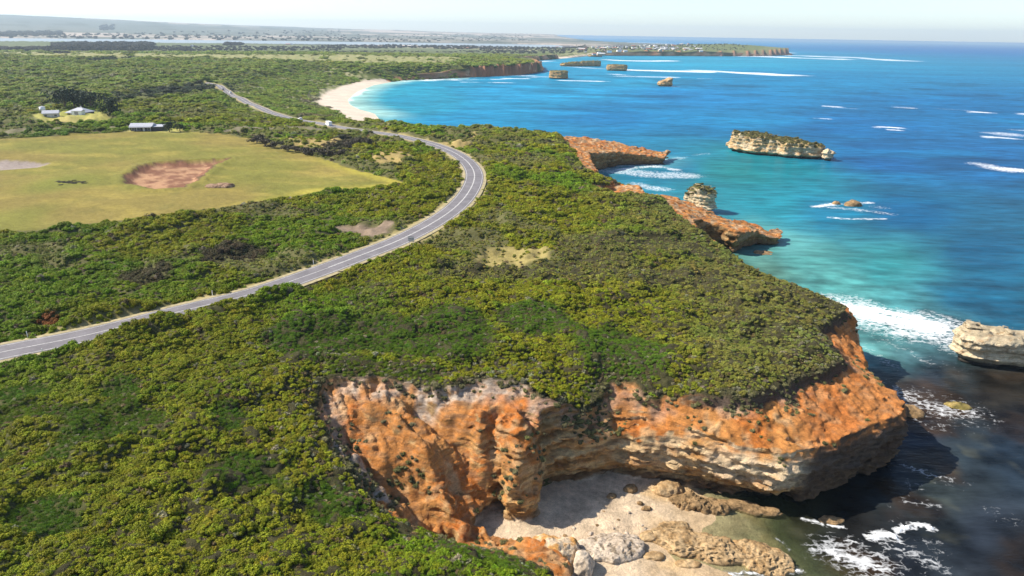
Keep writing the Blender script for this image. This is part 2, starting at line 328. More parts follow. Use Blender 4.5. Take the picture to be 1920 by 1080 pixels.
def block(name, x0, x1, y0, y1, z0, z1, h, near):
    X = np.arange(x0, x1+h, h); Y = np.arange(y0, y1+h, h); Z = np.arange(z0, z1+h, h).astype(np.float32)
    gx, gy = np.meshgrid(X, Y, indexing='ij')
    hs, m = land(gx, gy); foot = sdp(gx, gy, FN)
    # bare slopes outside the scrub: a small scarp, then rills and lumps
    o = m['rim']; bare = ss(-.3, 1.2, o)
    hs = hs-(.8+.8*ss(28, 36, gx)*near)*ss(0, .9, o)
    bad = ss(-2, -12, gx)*ss(135, 115, gy) if near else 0*gx    # the badlands west of the cove
    calm = 0*gx
    if near:
        for (px, py, z, r_) in CALM:
            q = at(px, py, z); calm = np.maximum(calm, ss(r_, r_*.5, np.hypot(gx-q[0], (gy-q[1])*.9)))
        calm = np.maximum(calm, .6*ss(44, 50, gx))

    lump = np.abs(n2(gx+.4*gy, gy, 4.2, 3, 41)-.5)*2; lump2 = n2(gx, gy, 1.6, 3, 43)
    hs = hs+bare*(1-.75*calm)*(-(np.abs(n2(gx, gy, 1.5, 2, 44)-.5)*2-.4)*.5*bad+(lump-.35)*(.6+.55*bad+.8*ss(26, 8, gx)*near+1.2*(not near))+(lump2-.5)*.75)
    if near:
        rill = np.abs(n2(gx*1.0+.5*gy, gy*.3, 1.5, 3, 47)-.5)*2; hs += bare*(rill-.4)*(.45+.7*bad)*(1-.5*calm)
    if near:
        for P_, dp, wd_ in (([(640,790,16.5),(700,865,12.5),(755,930,8.5),(825,985,5)],2.2,2.6),([(780,755,16),(850,800,14),(880,860,10.5),(905,905,7),(930,945,4)],2.0,2.2),([(985,770,15.5),(1010,820,12.5),(1030,870,9.5)],1.6,1.8),
                            ([(930,760,16),(925,830,12.5),(940,890,8.5)],1.3,1.5),([(690,760,16.6),(740,795,14.6),(800,842,12.8),(825,900,9.8),(868,985,5.5)],-1.7,2.0),([(900,770,15.6),(895,830,12.5),(900,880,9)],-1.2,1.6),([(960,780,15.5),(975,860,11.5),(975,900,9)],-1.0,1.6)):
            dg, _ = dseg(gx+(n2(gx, gy, 3, 2, 57)-.5)*2.2, gy+(n2(gx, gy, 3, 2, 58)-.5)*2.2, smooth_line(pts(P_), 2)); hs = hs-bare*dp*ss(wd_, 0, dg)
    floor = beach_z(gx, gy)+(n2(gx, gy, 2.5, 3, 48)-.5)*.22 if near else np.full(gx.shape, -3.)
    hs = np.minimum(hs, 60)
    # plan outline made uneven, more so for promontories
    foot = foot+(n2(gx, gy, 7, 3, 51)-.5)*((2.6-1.5*ss(34, 42, gx)) if near else 5)
    f = np.empty((len(X), len(Y), len(Z)), np.float32)
    top = hs.astype(np.float32)[:, :, None]; ft = foot.astype(np.float32)[:, :, None]; zz = Z[None, None, :]
    wall = ss(24, 46, gx)*near+.35+(0 if near else .3); wall = wall.astype(np.float32)[:, :, None]
    eastm = (ss(-7, -4, (gx-48)*.464-(gy-100.5)*.886)*ss(46, 50, gx)*near).astype(np.float32)[:, :, None]; wall = wall*(1-.85*eastm)
    off = -2.6*ss(3.6, .6, zz)*wall+.55*(strata(zz)-.5)*2+1.3*ss(2.5, 9, zz)*wall-np.where(zz > 5, (zz-5)*((.24 if near else .12)*(1-.85*eastm)), 0)+1.0*eastm
    f[:] = np.maximum(ft-off, (zz-top)*.8)
    band = np.nonzero(np.abs(f) < 2.2); p = np.stack([X[band[0]], Y[band[1]], Z[band[2]]], 1)
    steep = ss(-2.6, -.3, p[:, 2]-hs[band[0], band[1]])  # 1 near the soft top
    rock = 1-steep*np.where((p[:, 0] < 24) & near, .62, .9)
    rock *= np.clip((2.6-np.abs(foot[band[0], band[1]]+1)*.35), 0, 1)
    r1_ = np.abs(n3(p, 2.6, 2, 3, 1.3)-.5)*2; d = (n3(p, 3.4, 2, 1, 1.5)-.5)*1.5+(.45-r1_)*.8+(n3(p, 2.6, 3, 6, 4.5)-.5)*2.4+(n3(p, .9, 2, 2, 3.2)-.5)*1.7+(strata(p[:, 2]*1.15+(n3(p, 9, 2, 5)-.5)*1.6)-.5)*2.3
    f[band] += d*rock*(1 if near else 1.2)+(1-rock.clip(0, 1))*((n3(p, 1.3, 2, 4)-.5)*.9)*(near)
    fb = (zz-floor.astype(np.float32)[:, :, None])*.9
    np.minimum(f, fb, out=f)
    V, Q = surface_nets(f, (x0, y0, z0), h)
    return V, Q, (X, Y, hs, foot, m['rim'], floor)
def lookup(info, k, x, y):
    X, Y = info[0], info[1]; i = np.clip(((x-X[0])/(X[1]-X[0])).astype(int), 0, len(X)-1); j = np.clip(((y-Y[0])/(Y[1]-Y[0])).astype(int), 0, len(Y)-1)
    return info[k][i, j]
def mix(a, b, t): t = np.asarray(t)[..., None]; return np.asarray(a)*(1-t)+np.asarray(b)*t

def cliff_colours(V, N, info, near):
    x, y, z = V.T; hs = lookup(info, 2, x, y); foot = lookup(info, 3, x, y); rim = lookup(info, 4, x, y); fl = lookup(info, 5, x, y)
    a = n2(x, y, 6, 4, 61); b = n2(x, y, 2.2, 3, 62); c3 = n3(V, 2.6, 3, 8, 2.2); c4 = n3(V, 1.0, 3, 9, 4); c5 = n3(V, 7, 2, 10)
    scrub = mix([.045, .04, .022], [.08, .075, .03], b)
    orange = mix([.50, .165, .035], [.56, .25, .075], ss(.35, .65, a)); orange = mix(orange, [.56, .37, .19], ss(.52, .72, b)*.75)
    orange = mix(orange, [.36, .12, .035], ss(.6, .75, c3)*.6)
    if near:
        pale = ss(.5, 3.5, 6-rim)*ss(10, 2, x)*ss(-36, -24, x)*ss(84, 92, y)*ss(.3, .55, n2(x, y, 5, 3, 66))*ss(6.5, 2.5, rim)
        orange = mix(orange, [.52, .42, .33], pale)
        pl2 = ss(-6, -10, x)*ss(6, 2, rim)*ss(96, 90, y)*ss(.35, .5, b); orange = mix(orange, [.42, .36, .30], pl2)
        for (px, py, z_, r_) in CALM: q = at(px, py, z_); orange = mix(orange, mix([.50, .18, .04], [.54, .25, .08], c3), .85*ss(r_, r_*.6, np.hypot(x-q[0], (y-q[1])*.9)))
        orange = mix(orange, [.52, .19, .055], ss(46, 52, x)*.6)
        mauve = ss(.5, .7, n2(x, y, 4, 3, 68))*ss(4, 1, rim)*.7; orange = mix(orange, [.36, .25, .19], mauve)
        orange = mix(orange, [.44, .24, .11], ss(26, 12, x)*ss(.4, .7, c4)*.6)
    else: orange = mix(orange, [.46, .33, .2], ss(.45, .7, b)); orange = mix(orange, [.22, .12, .06], ss(.42, .62, c4)*.75)
    orange = mix(orange, [.27, .135, .07], ss(.60, .76, c4)*.55)
    rock = mix([.50, .26, .09], [.62, .42, .20], ss(.35, .65, c3)); rock = mix(rock, [.33, .17, .075], ss(.55, .75, c4)*.8)
    band = strata(z*1.3+c5*3); rock = mix(rock, rock*.62, ss(.55, .9, band))
    white = ss(.45, .62, c5+.25*(c3-.5))*ss(10, 40, x if near else x-60)*ss(2.5, 6, z); rock = mix(rock, [.68, .58, .42], white*.6)
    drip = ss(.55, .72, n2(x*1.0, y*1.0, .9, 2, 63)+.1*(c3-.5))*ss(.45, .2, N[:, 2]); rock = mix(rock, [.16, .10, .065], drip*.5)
    rock = rock*(1 if near else .62)  # mid block: shade of its front faces deepened through a darker rock colour
    east = ss(-4, -1.5, (x-48)*.464-(y-100.5)*.886)*ss(46, 51, x)*near; rock = mix(rock, mix([.13, .075, .045], [.10, .075, .06], c3), east*.95)  # browner east face, with its shade darkened into the rock colour
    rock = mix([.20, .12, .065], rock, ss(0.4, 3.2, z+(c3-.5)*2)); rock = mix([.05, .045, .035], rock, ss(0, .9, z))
    t = ss(1.9, .5, hs-z+(c4-.5)*1.2)*ss(.25, .5, N[:, 2]+(c4-.5)*.3)
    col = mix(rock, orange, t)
    if near: col = mix(col, [.085, .06, .05], ss(-.6, .1, rim)*ss(1.5, .9, rim)*ss(28, 34, x)*.9)  # dark soil under the rim, with the scarp's shade painted in
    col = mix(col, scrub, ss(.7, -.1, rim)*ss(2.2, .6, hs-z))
    sand = mix([.66, .52, .36], [.60, .46, .32], b); sand = mix(sand, [.60, .42, .23], ss(18, 26, x)*ss(.45, .6, n2(x, y, 6, 3, 69)))*(.96+.22*n2(x, y, .5, 2, 70))[:, None]; sand = mix(sand, [.50, .34, .17], ss(.55, .1, z)*.55); sand = mix(sand, [.14, .15, .075], ss(.0, -.7, z)); sand = mix(sand, [.03, .04, .04], ss(-.8, -2.4, z))
    sf = ss(.55, .15, z-fl)*ss(.5, .75, N[:, 2])
    return mix(col, sand, sf)

M_cliff = mat('cliff rock', attr='col', n_scale=[(1.1, .14), (5, .22)], bump=[(1.4, .5), (5, .22), (14, .07)], spec=.1)
def bedding(m):
    t = m.node_tree; b = t.nodes['Principled BSDF']; src = b.inputs['Base Color'].links[0].from_socket; g = [n for n in t.nodes if n.type == 'NEW_GEOMETRY'][0]
    mp = t.nodes.new('ShaderNodeMapping'); mp.inputs['Scale'].default_value = (.22, .22, 2.6); t.links.new(g.outputs['Position'], mp.inputs['Vector'])
    n = t.nodes.new('ShaderNodeTexNoise'); n.inputs['Scale'].default_value = 1; n.inputs['Detail'].default_value = 5; n.inputs['Roughness'].default_value = .7; t.links.new(mp.outputs[0], n.inputs['Vector'])
    r = t.nodes.new('ShaderNodeMapRange'); r.inputs[1].default_value = .32; r.inputs[2].default_value = .62; r.inputs[3].default_value = .62; r.inputs[4].default_value = 1.15; t.links.new(n.outputs['Fac'], r.inputs[0])
    x = t.nodes.new('ShaderNodeVectorMath'); x.operation = 'SCALE'; t.links.new(src, x.inputs[0]); t.links.new(r.outputs[0], x.inputs['Scale']); t.links.new(x.outputs[0], b.inputs['Base Color'])
bedding(M_cliff)
M_far = mat('coast rock', attr='col', n_scale=[(.25, .2)], bump=[(.5, .5)], spec=.1)
def terrain_block(name, *a):
    near = a[-1]; V, Q, info = block(name, *a)
    o = mk(name, V, Q, M_cliff, smooth=False); N = normals(o)
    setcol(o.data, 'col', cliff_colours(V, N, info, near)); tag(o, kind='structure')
    return o, V, N, info
BL = [(-46, 96, 52, 165, -3.5, 24, .30), (12, 116, 163, 455, -3.5, 24, .6)]
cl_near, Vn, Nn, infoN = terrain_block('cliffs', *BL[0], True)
cl_mid, Vm, Nm, infoM = terrain_block('terrain', *BL[1], False)
print('blocks', len(Vn), len(Vm), time.time()-T0)
# ------------------------------------------------------------------ ground sheet
def sheet(r_edges, az0, az1, naz):
    az = np.linspace(az0, az1, naz); Rr, A = np.meshgrid(r_edges, az, indexing='ij')
    x = Rr*np.sin(A); y = Rr*np.cos(A); n = naz; k = len(r_edges)
    i = np.arange(k-1)[:, None]*n+np.arange(n-1)[None]; q = np.stack([i, i+n, i+n+1, i+1], -1).reshape(-1, 4)
    return x.ravel(), y.ravel(), q[:, ::-1]
def surface(x, y):
    hg, m = land(x, y); sdl = sdp(x, y, FN); _, par = dseg(x, y, FN, True); bv = np.interp(par, np.arange(len(FN)+1), beachv); inl = -sdl; D_ = np.hypot(x, y)
    wb = ss(.05, .75, bv)*ss(520, 600, D_); c1 = at(650, 190, 0); c2 = at(690, 213, 0)
    wb = np.maximum(wb, ss(330, 120, np.hypot(x-c1[0], (y-c1[1])*.8))*ss(1450, 1380, y)); wb = np.maximum(wb, ss(80, 20, np.hypot(x-c2[0], y-c2[1])))
    prof = np.minimum(hg, inl*.075+np.maximum(inl-38, 0)*.075+np.maximum(inl-120, 0)*.3+(n2(x, y, 14, 3, 37)-.5)*3*ss(38, 60, inl))
    steep = np.where((D_ > 440) & (y < 1300) & (x < 60) & (y > 440), np.minimum(hg, np.maximum(inl, 0)*.55), hg)
    return hg, m, inl, bv, np.maximum(prof, -2)*wb+steep*(1-wb)
dep = np.concatenate([np.linspace(52, 3.4, 560), np.linspace(3.39, .12, 190)]); rr = 58/np.tan(np.radians(dep)); rr = rr[rr < 26000]
gx, gy, gq = sheet(rr, R_(-56), R_(46), 960)
hg, mg, inl, bv, hs0 = surface(gx, gy); sdl = -inl
hz = np.where(inl > 0, hs0, np.where(bv > .3, inl*.05, -4.))
hz = np.where((bv <= .3) & (inl <= 3) & (np.hypot(gx, gy) > 400), np.where(inl > 0, hs0, -4), hz)
for (x0, x1, y0, y1, _, _, _) in BL:   # under the cliff blocks the sheet sinks out of the way
    ins = np.minimum(np.minimum(gx-x0, x1-gx), np.minimum(gy-y0, y1-gy))
    k = ss(0, 3, ins); hz = np.where(ins > 0, hz-.5*k-14*ss(-6, -3, np.maximum(sdl, mg['rim']))*k, hz)
def ground_colours(x, y, h, m, inl, bv):
    d = np.hypot(x, y); a = n2(x, y, 22, 4, 71); b = n2(x, y, 5, 3, 72); c = n2(x, y, 1.3, 2, 73)
    L = np.maximum(d/12, 4)
    col = mix([.045, .045, .018], [.085, .085, .03], b); col = mix(col, [.115, .11, .045], ss(120, 190, d)*.7)
    fg = mix([.085, .115, .022], [.12, .125, .04], n2(x, y, 60, 3, 74)); fg = mix(fg, [.05, .06, .028], ss(.5, .75, n2(x, y, 25, 3, 75)))
    col = mix(col, fg, ss(350, 900, d))
    q_ = 1+2.2*(d > 5800); fa = np.floor((x*.8+y*.3)/(420*q_)+n2(x, y, 1200, 2, 76)*2); fb = np.floor((y-.3*x)/(650*q_)+n2(x, y, 1500, 2, 77)*2); hsh = np.modf(np.abs(np.sin(fa*12.9898+fb*78.233)*43758.5453))[0]
    far = mix([.09, .11, .09], [.42, .35, .29], hsh); far = mix(far, [.06, .07, .045], ss(.55, .7, n2(x, y, 260, 4, 78))*.9); far = mix(far, mix([.085, .11, .04], [.13, .14, .06], n2(x, y, 90, 3, 84)), ss(0, 120, x)*ss(4600, 4200, y)); far = mix(far, mix([.12, .15, .05], [.19, .19, .09], hsh), ss(3900, 3500, y)*.6)
    k = ss(2300, 3300, d+(a-.5)*300); col = mix(col, far, k)
    # a belt of pasture beyond the scrub
    past = ss(1330, 1390, y+(n2(x, y, 160, 2, 79)-.5)*200)*ss(1900, 1720, y+(n2(x, y, 200, 2, 80)-.5)*400)*ss(-60, -160, x); col = mix(col, mix([.27, .24, .12], [.21, .23, .09], a), past)
    col = mix(col, [.26, .21, .10], ss(30, -30, sdp(x, y, pts([(-200,118),(40,116),(55,128),(-200,132)], 20)))*.9)
    # dry grass field
    f = ss(.6, -.6, m['field']); g = mix([.205, .170, .055], [.165, .165, .042], ss(.35, .65, n2(x, y, 35, 3, 81)))
    g = mix(g, [.30, .25, .07], ss(.5, .8, n2(x, y*2, 14, 4, 82))*.55); g = mix(g, [.33, .30, .055], ss(9, 2, -m['field'])*ss(-100, -60, x)*.8); g = mix(g, [.12, .12, .04], ss(.62, .8, b)*.35)
    ex, ey = at(120, 343, 20.7); g = mix(g, [.16, .17, .04], ss(16, 4, np.hypot(x-ex, (y-ey)*.6)))
    g = g*np.array([1.0, .96, .82])*(0.82+.36*c)[..., None]; col = mix(col, g, f)
    col = mix(col, mix([.36, .21, .12], [.19, .09, .055], ss(.42, .65, n2(x, y, 4, 4, 83)+.35*ss(-3, 0, m['pit']))), ss(.8, -.6, m['pit'])); col = mix(col, [.09, .055, .035], ss(.9, .2, np.abs(m['pit']))*.75)
    for P_, cc in ((POND, [.30, .25, .22]), (POOL, [.24, .18, .13]), (BARE, [.33, .27, .10])): col = mix(col, mix(cc, np.array(cc)*.7, c), ss(.8, -.8, sdp(x, y, P_)+(b-.5)*3))
    for P_ in DRY: col = mix(col, mix([.26, .2, .08], [.36, .27, .10], b), ss(2, -2, sdp(x, y, P_)+(b-.5)*5))
    for P_ in (LAWN, YARD): col = mix(col, mix([.24, .27, .05], [.36, .30, .11], a), ss(2, -2, sdp(x, y, P_)+(b-.5)*5))
    for P_ in (TRACK, TRACK2):
        t, _ = dseg(x, y, P_); col = mix(col, [.17, .15, .10], ss(5, 2.5, t)*.9)
    v = ss(6.6, 5.0, m['road']+(b-.5)*3.2); col = mix(col, mix([.30, .25, .08], [.36, .29, .15], c), v)
    s = (bv > .3)*ss(36, 29, inl+(a-.5)*10)*ss(5.5, 3.8, h); col = mix(col, [.56, .47, .38], s); col = mix(col, [.40, .36, .22], (bv > .3)*ss(52, 38, np.abs(inl-72)+(b-.5)*40)*.6*ss(.45, .6, b))
    col = mix(col, [.55, .48, .36], (bv > .3)*ss(5, 1, inl)*.4)
    far_edge = (bv <= .3)*ss(14, 4, inl)*(d > 1000); col = mix(col, [.40, .19, .10], far_edge)
    lag = (h < 1.5)*(d > 2500); col = mix(col, [.1, .1, .1], lag)
    return col
keepv = (inl > -60) | ((bv > .3) & (inl > -150))
colg = ground_colours(gx, gy, hz, mg, inl, bv)
fk = keepv[gq].any(1)
gq = gq[fk]; used = np.zeros(len(gx), bool); used[gq.ravel()] = True; remap = np.cumsum(used)-1
M_ground = mat('ground', attr='col', n_scale=[(.9, .14), (.06, .12)], bump=[(1.2, .25)], spec=.08)
ground = tag(mk('ground', np.stack([gx, gy, hz], 1)[used], remap[gq], M_ground, colg[used]), kind='structure')
print('ground', used.sum(), time.time()-T0)

# ------------------------------------------------------------------ far cliffs as solid walls with depth
def cliff_strip(name, P, top, n_z=14, step=9, seed=1, back=16):
    P = smooth_line(P, step); n = len(P); t = np.gradient(P, axis=0); t /= np.linalg.norm(t, axis=1)[:, None]+1e-9; out = np.stack([t[:, 1], -t[:, 0]], 1)
    wob = (n2(P[:, 0], P[:, 1], 70, 2, seed)-.5)*22+(n2(P[:, 0], P[:, 1], 14, 2, seed+1)-.5)*3; V = []; 
    tz = top(P[:, 0], P[:, 1])*(.55+.7*n2(P[:, 0], P[:, 1], 60, 4, seed+2))
    for j in range(n_z+3):
        if j <= n_z:
            u = j/n_z; z = -1+(tz+1)*u; o = 3+wob-5*u-(n3(np.column_stack([P, z]), max(10, step*2.2), 3, seed+4, 2.5)-.5)*12+(strata(z*.9)-.5)*3
        else:
            z = tz+(j-n_z)*.2; o = wob-2-back*(j-n_z)/2
            if j == n_z+2: z = tz*.0+top(P[:, 0], P[:, 1])-2
        V.append(np.stack([P[:, 0]+out[:, 0]*o, P[:, 1]+out[:, 1]*o, z], 1))
    V = np.concatenate(V); i = np.arange(n_z+2)[:, None]*n+np.arange(n-1)[None]; q = np.stack([i, i+1, i+n+1, i+n], -1).reshape(-1, 4)
    z = V[:, 2]; a = n3(V, 13, 3, seed+6); c = mix([.50, .20, .09], [.58, .34, .20], ss(.35, .65, a)); c = mix([.12, .085, .07], c, ss(0, 3, z)); c = mix(c, [.10, .085, .055], ss(-70, -170, V[:, 0])*.85*(seed == 11)); c = mix(c, [.075, .085, .03], ss(.55, .7, n2(V[:, 0], V[:, 1], 40, 3, seed+7)+.25*ss(8, 20, z)))
    k = np.repeat(np.arange(n_z+3), n) > n_z; c = mix(c, [.085, .095, .035], k*.85)
    return tag(mk(name, V, q, M_far, c), kind='structure')
tt = lambda v: (lambda x, y: np.full(np.shape(x), float(v)))
cliff_strip('cliffs', pts([(738,150,0),(800,148,0),(860,145.5,0),(935,142,0),(975,140,0),(1004,136.5,0),(1009,131,0),(1003,121,6),(975,118.5,0),(955,116,0)]), lambda x, y: 7+12*ss(-200, 0, x), seed=11)
cliff_strip('cliffs', pts([(955,115.5,0),(1000,114,0),(1038,111,0),(1040,108.5,0)]), tt(13), seed=13)
cliff_strip('cliffs', pts([(1118,104.2,0),(1200,104.8,0),(1280,105,0),(1340,105.4,0),(1400,105.2,0),(1440,104.6,0),(1482,103,0),(1475,100.5,0)]), lambda x, y: 17-12*ss(800, 1150, x), seed=17, step=16)

# ------------------------------------------------------------------ road
def ribbon(name, P, o0, o1, lift, m, parent=None, step=1, dash=None, kind=None, z_at=None):
    t = np.gradient(P, axis=0); t /= np.linalg.norm(t, axis=1)[:, None]; nrm = np.stack([t[:, 1], -t[:, 0]], 1)
    ks = np.linspace(o0, o1, 2 if abs(o1-o0) < 1 else 5); V = []; Fq = []
    for k in ks: V.append(np.column_stack([P+nrm*k, z_at+lift-abs(k)*.02]))
    V = np.concatenate(V); n = len(P)
    for j in range(len(ks)-1):
        i = np.arange(n-1)
        if dash is not None: i = i[dash[:-1]]
        Fq.append(np.stack([j*n+i, (j+1)*n+i, (j+1)*n+i+1, j*n+i+1], 1)[:, ::-1])
    o = mk(name, V, np.concatenate(Fq), m, parent=parent, smooth=True)
    if kind: tag(o, kind=kind)
    return o
RD = smooth_line(ROADC, 1.5); rz = np.max([surface(RD[:, 0]+a, RD[:, 1]+b)[4] for a, b in ((0, 0), (3, 0), (-3, 0), (0, 3), (0, -3))], axis=0)
kern = np.ones(15)/15; rz = np.convolve(np.pad(rz, 7, 'edge'), kern, 'valid')+.22
M_asph = mat('asphalt', (.165, .155, .165), n_scale=[(.25, .2), (3, .12)], bump=[(8, .01)], rough_=.85, spec=.2)
M_paint = mat('road paint', (.62, .61, .58), n_scale=[(1.5, .3)], rough_=.7)
M_verge = mat('gravel verge', (.33, .28, .16), n_scale=[(1.2, .25), (.3, .15)], bump=[(6, .05)])
road = ribbon('road', RD, -3.6, 3.6, .0, M_asph, kind='structure', z_at=rz)
ribbon('verge', RD, 3.6, 4.8, -.02, M_verge, parent=road, z_at=rz); ribbon('verge', RD, -4.8, -3.6, -.02, M_verge, parent=road, z_at=rz)
dash = (np.arange(len(RD)) % 8) < 5; sec = np.arange(len(RD)); dd = np.linalg.norm(RD, axis=1)
ribbon('edge_line', RD, 3.0, 3.11, .012, M_paint, parent=road, z_at=rz); ribbon('edge_line', RD, -3.11, -3.0, .012, M_paint, parent=road, z_at=rz)
ribbon('centre_line', RD, .06, .18, .012, M_paint, parent=road, z_at=rz); ribbon('centre_line', RD, -.18, -.06, .012, M_paint, parent=road, z_at=rz, dash=(dd < 120) | (dd > 165))
def road_at(px, py, off=0):
    q = np.array(at(px, py, 20.4)); i = int(np.argmin(((RD-q)**2).sum(1))); i = min(max(i, 1), len(RD)-2); t = RD[i+1]-RD[i-1]; t /= np.linalg.norm(t); n = np.array([t[1], -t[0]])
    p = RD[i]+n*off; return p[0], p[1], rz[i], math.atan2(t[1], t[0])

# ------------------------------------------------------------------ sea
def lin(c): c = np.array(c)/255.; return np.where(c < .04045, c/12.92, ((c+.055)/1.055)**2.4)
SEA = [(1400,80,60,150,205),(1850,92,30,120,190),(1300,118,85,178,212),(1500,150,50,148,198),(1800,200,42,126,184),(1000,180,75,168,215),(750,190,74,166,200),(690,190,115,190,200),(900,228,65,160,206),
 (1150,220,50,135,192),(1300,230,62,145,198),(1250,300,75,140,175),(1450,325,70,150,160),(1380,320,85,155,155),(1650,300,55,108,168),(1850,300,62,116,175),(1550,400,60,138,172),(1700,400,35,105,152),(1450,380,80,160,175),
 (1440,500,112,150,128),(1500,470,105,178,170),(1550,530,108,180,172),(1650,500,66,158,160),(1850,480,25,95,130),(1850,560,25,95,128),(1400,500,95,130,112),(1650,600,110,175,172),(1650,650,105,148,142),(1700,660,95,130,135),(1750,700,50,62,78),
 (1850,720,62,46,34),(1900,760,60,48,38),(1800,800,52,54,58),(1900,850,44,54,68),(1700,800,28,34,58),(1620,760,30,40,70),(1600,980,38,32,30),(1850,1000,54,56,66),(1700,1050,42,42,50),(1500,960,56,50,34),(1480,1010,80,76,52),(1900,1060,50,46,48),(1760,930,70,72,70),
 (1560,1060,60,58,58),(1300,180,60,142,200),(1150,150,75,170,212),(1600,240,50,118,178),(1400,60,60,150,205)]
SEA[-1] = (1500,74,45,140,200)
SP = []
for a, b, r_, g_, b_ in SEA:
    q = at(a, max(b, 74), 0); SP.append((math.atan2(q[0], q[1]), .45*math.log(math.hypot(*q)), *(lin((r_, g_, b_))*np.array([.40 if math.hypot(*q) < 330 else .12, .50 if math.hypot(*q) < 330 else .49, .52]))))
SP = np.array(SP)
dep = np.concatenate([np.linspace(58, 3.0, 680), np.linspace(2.98, .04, 110)]); rr = 74/np.tan(np.radians(dep))
sx, sy, sq = sheet(rr, R_(-28), R_(68), 960)
sd_s = sdp(sx, sy, FN); keep = (sd_s > -22); sq = sq[keep[sq].any(1)]; used = np.zeros(len(sx), bool); used[sq.ravel()] = True; rm = np.cumsum(used)-1
sx, sy, sd_s = sx[used], sy[used], sd_s[used]; sq = rm[sq]
az = np.arctan2(sx, sy); lr = .45*np.log(np.hypot(sx, sy)); wx = az+(n2(az, lr, .05, 3, 91)-.5)*.05; wy = lr+(n2(az, lr, .05, 3, 92)-.5)*.05
num = np.zeros((len(sx), 3)); den = np.zeros(len(sx))
for r in SP:
    wt = 1/((wx-r[0])**2+(wy-r[1])**2+.0006)**1.7; den += wt; num += wt[:, None]*r[2:]
scol = num/den[:, None]; D = np.hypot(sx, sy)
scol = mix(scol, lin((120, 195, 195))*.6, ss(22, 3, sd_s)*.35*ss(160, 250, D)); scol = mix(scol, lin((190, 225, 210))*.62, ss(45, 3, sd_s)*.7*ss(620, 700, D)*(sx < -80))
reef = ss(.5, .72, n2(sx, sy, 14, 4, 93))*ss(230, 170, D); scol = mix(scol, lin((62, 46, 30))*.6, reef*.9*ss(160, 140, sy))
pale = ss(.68, .85, n2(sx, sy, 6, 3, 94))*ss(170, 140, D); scol = mix(scol, lin((105, 105, 85))*.5, pale*.35)
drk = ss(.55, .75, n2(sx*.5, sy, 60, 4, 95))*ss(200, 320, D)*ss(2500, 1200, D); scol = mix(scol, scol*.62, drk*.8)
lighter = ss(.55, .8, n2(sx*.5, sy, 45, 4, 96))*ss(180, 300, D)*ss(1500, 900, D); scol = mix(scol, scol*1.25+np.array([.0, .03, .03]), lighter*.6)  # random lighter patches in the water colour
mott = n2(sx, sy, 5, 5, 89)-.5; scol = scol*(1+(mott*2.3)[:, None]*(ss(300, 180, D)*ss(-.1, .1, sx*0+1))[:, None]); scol = scol*(1+((n2(sx*.35, sy, 16, 4, 87)-.5)*.7*ss(200, 300, D)*ss(2600, 900, D))[:, None]); scol = scol*(1+((n2(sx*.12, sy, 90, 3, 86)-.5)*.45*ss(500, 900, D)*ss(9000, 4000, D))[:, None]); foam = np.zeros(len(sx))
def stroke(P, wpx, amt, soft=1.0):
    global foam
    Q = smooth_line(pts(P, 0), max(2, np.linalg.norm(np.array(at(*P[0]))-np.array(at(*P[-1])))/14)) if len(P) > 1 else pts(P, 0)
    m_ = Q.mean(0); dm = np.linalg.norm(m_); hw = wpx*dm*dm/(F*74)*(1 if dm < 300 else .8)
    sel = (np.abs(sx-m_[0]) < np.ptp(Q[:, 0])/2+hw*3+5) & (np.abs(sy-m_[1]) < np.ptp(Q[:, 1])/2+hw*3+5)
    d, _ = dseg(sx[sel], sy[sel], Q); n_ = (n2(sx[sel], sy[sel], hw*1.1, 4, int(wpx*7) % 50)-.5)*(.9 if dm < 300 else 1.3)
    if dm < 300: foam[sel] = np.maximum(foam[sel], min(.60, amt*.66)*ss(2.3, .6, d/hw+n_*1.4))
    foam[sel] = np.maximum(foam[sel], amt*ss(1.15, .0, d/hw+n_)*(1 if dm < 300 else .62+.5*n2(sx[sel], sy[sel], hw*5, 3, 5)))
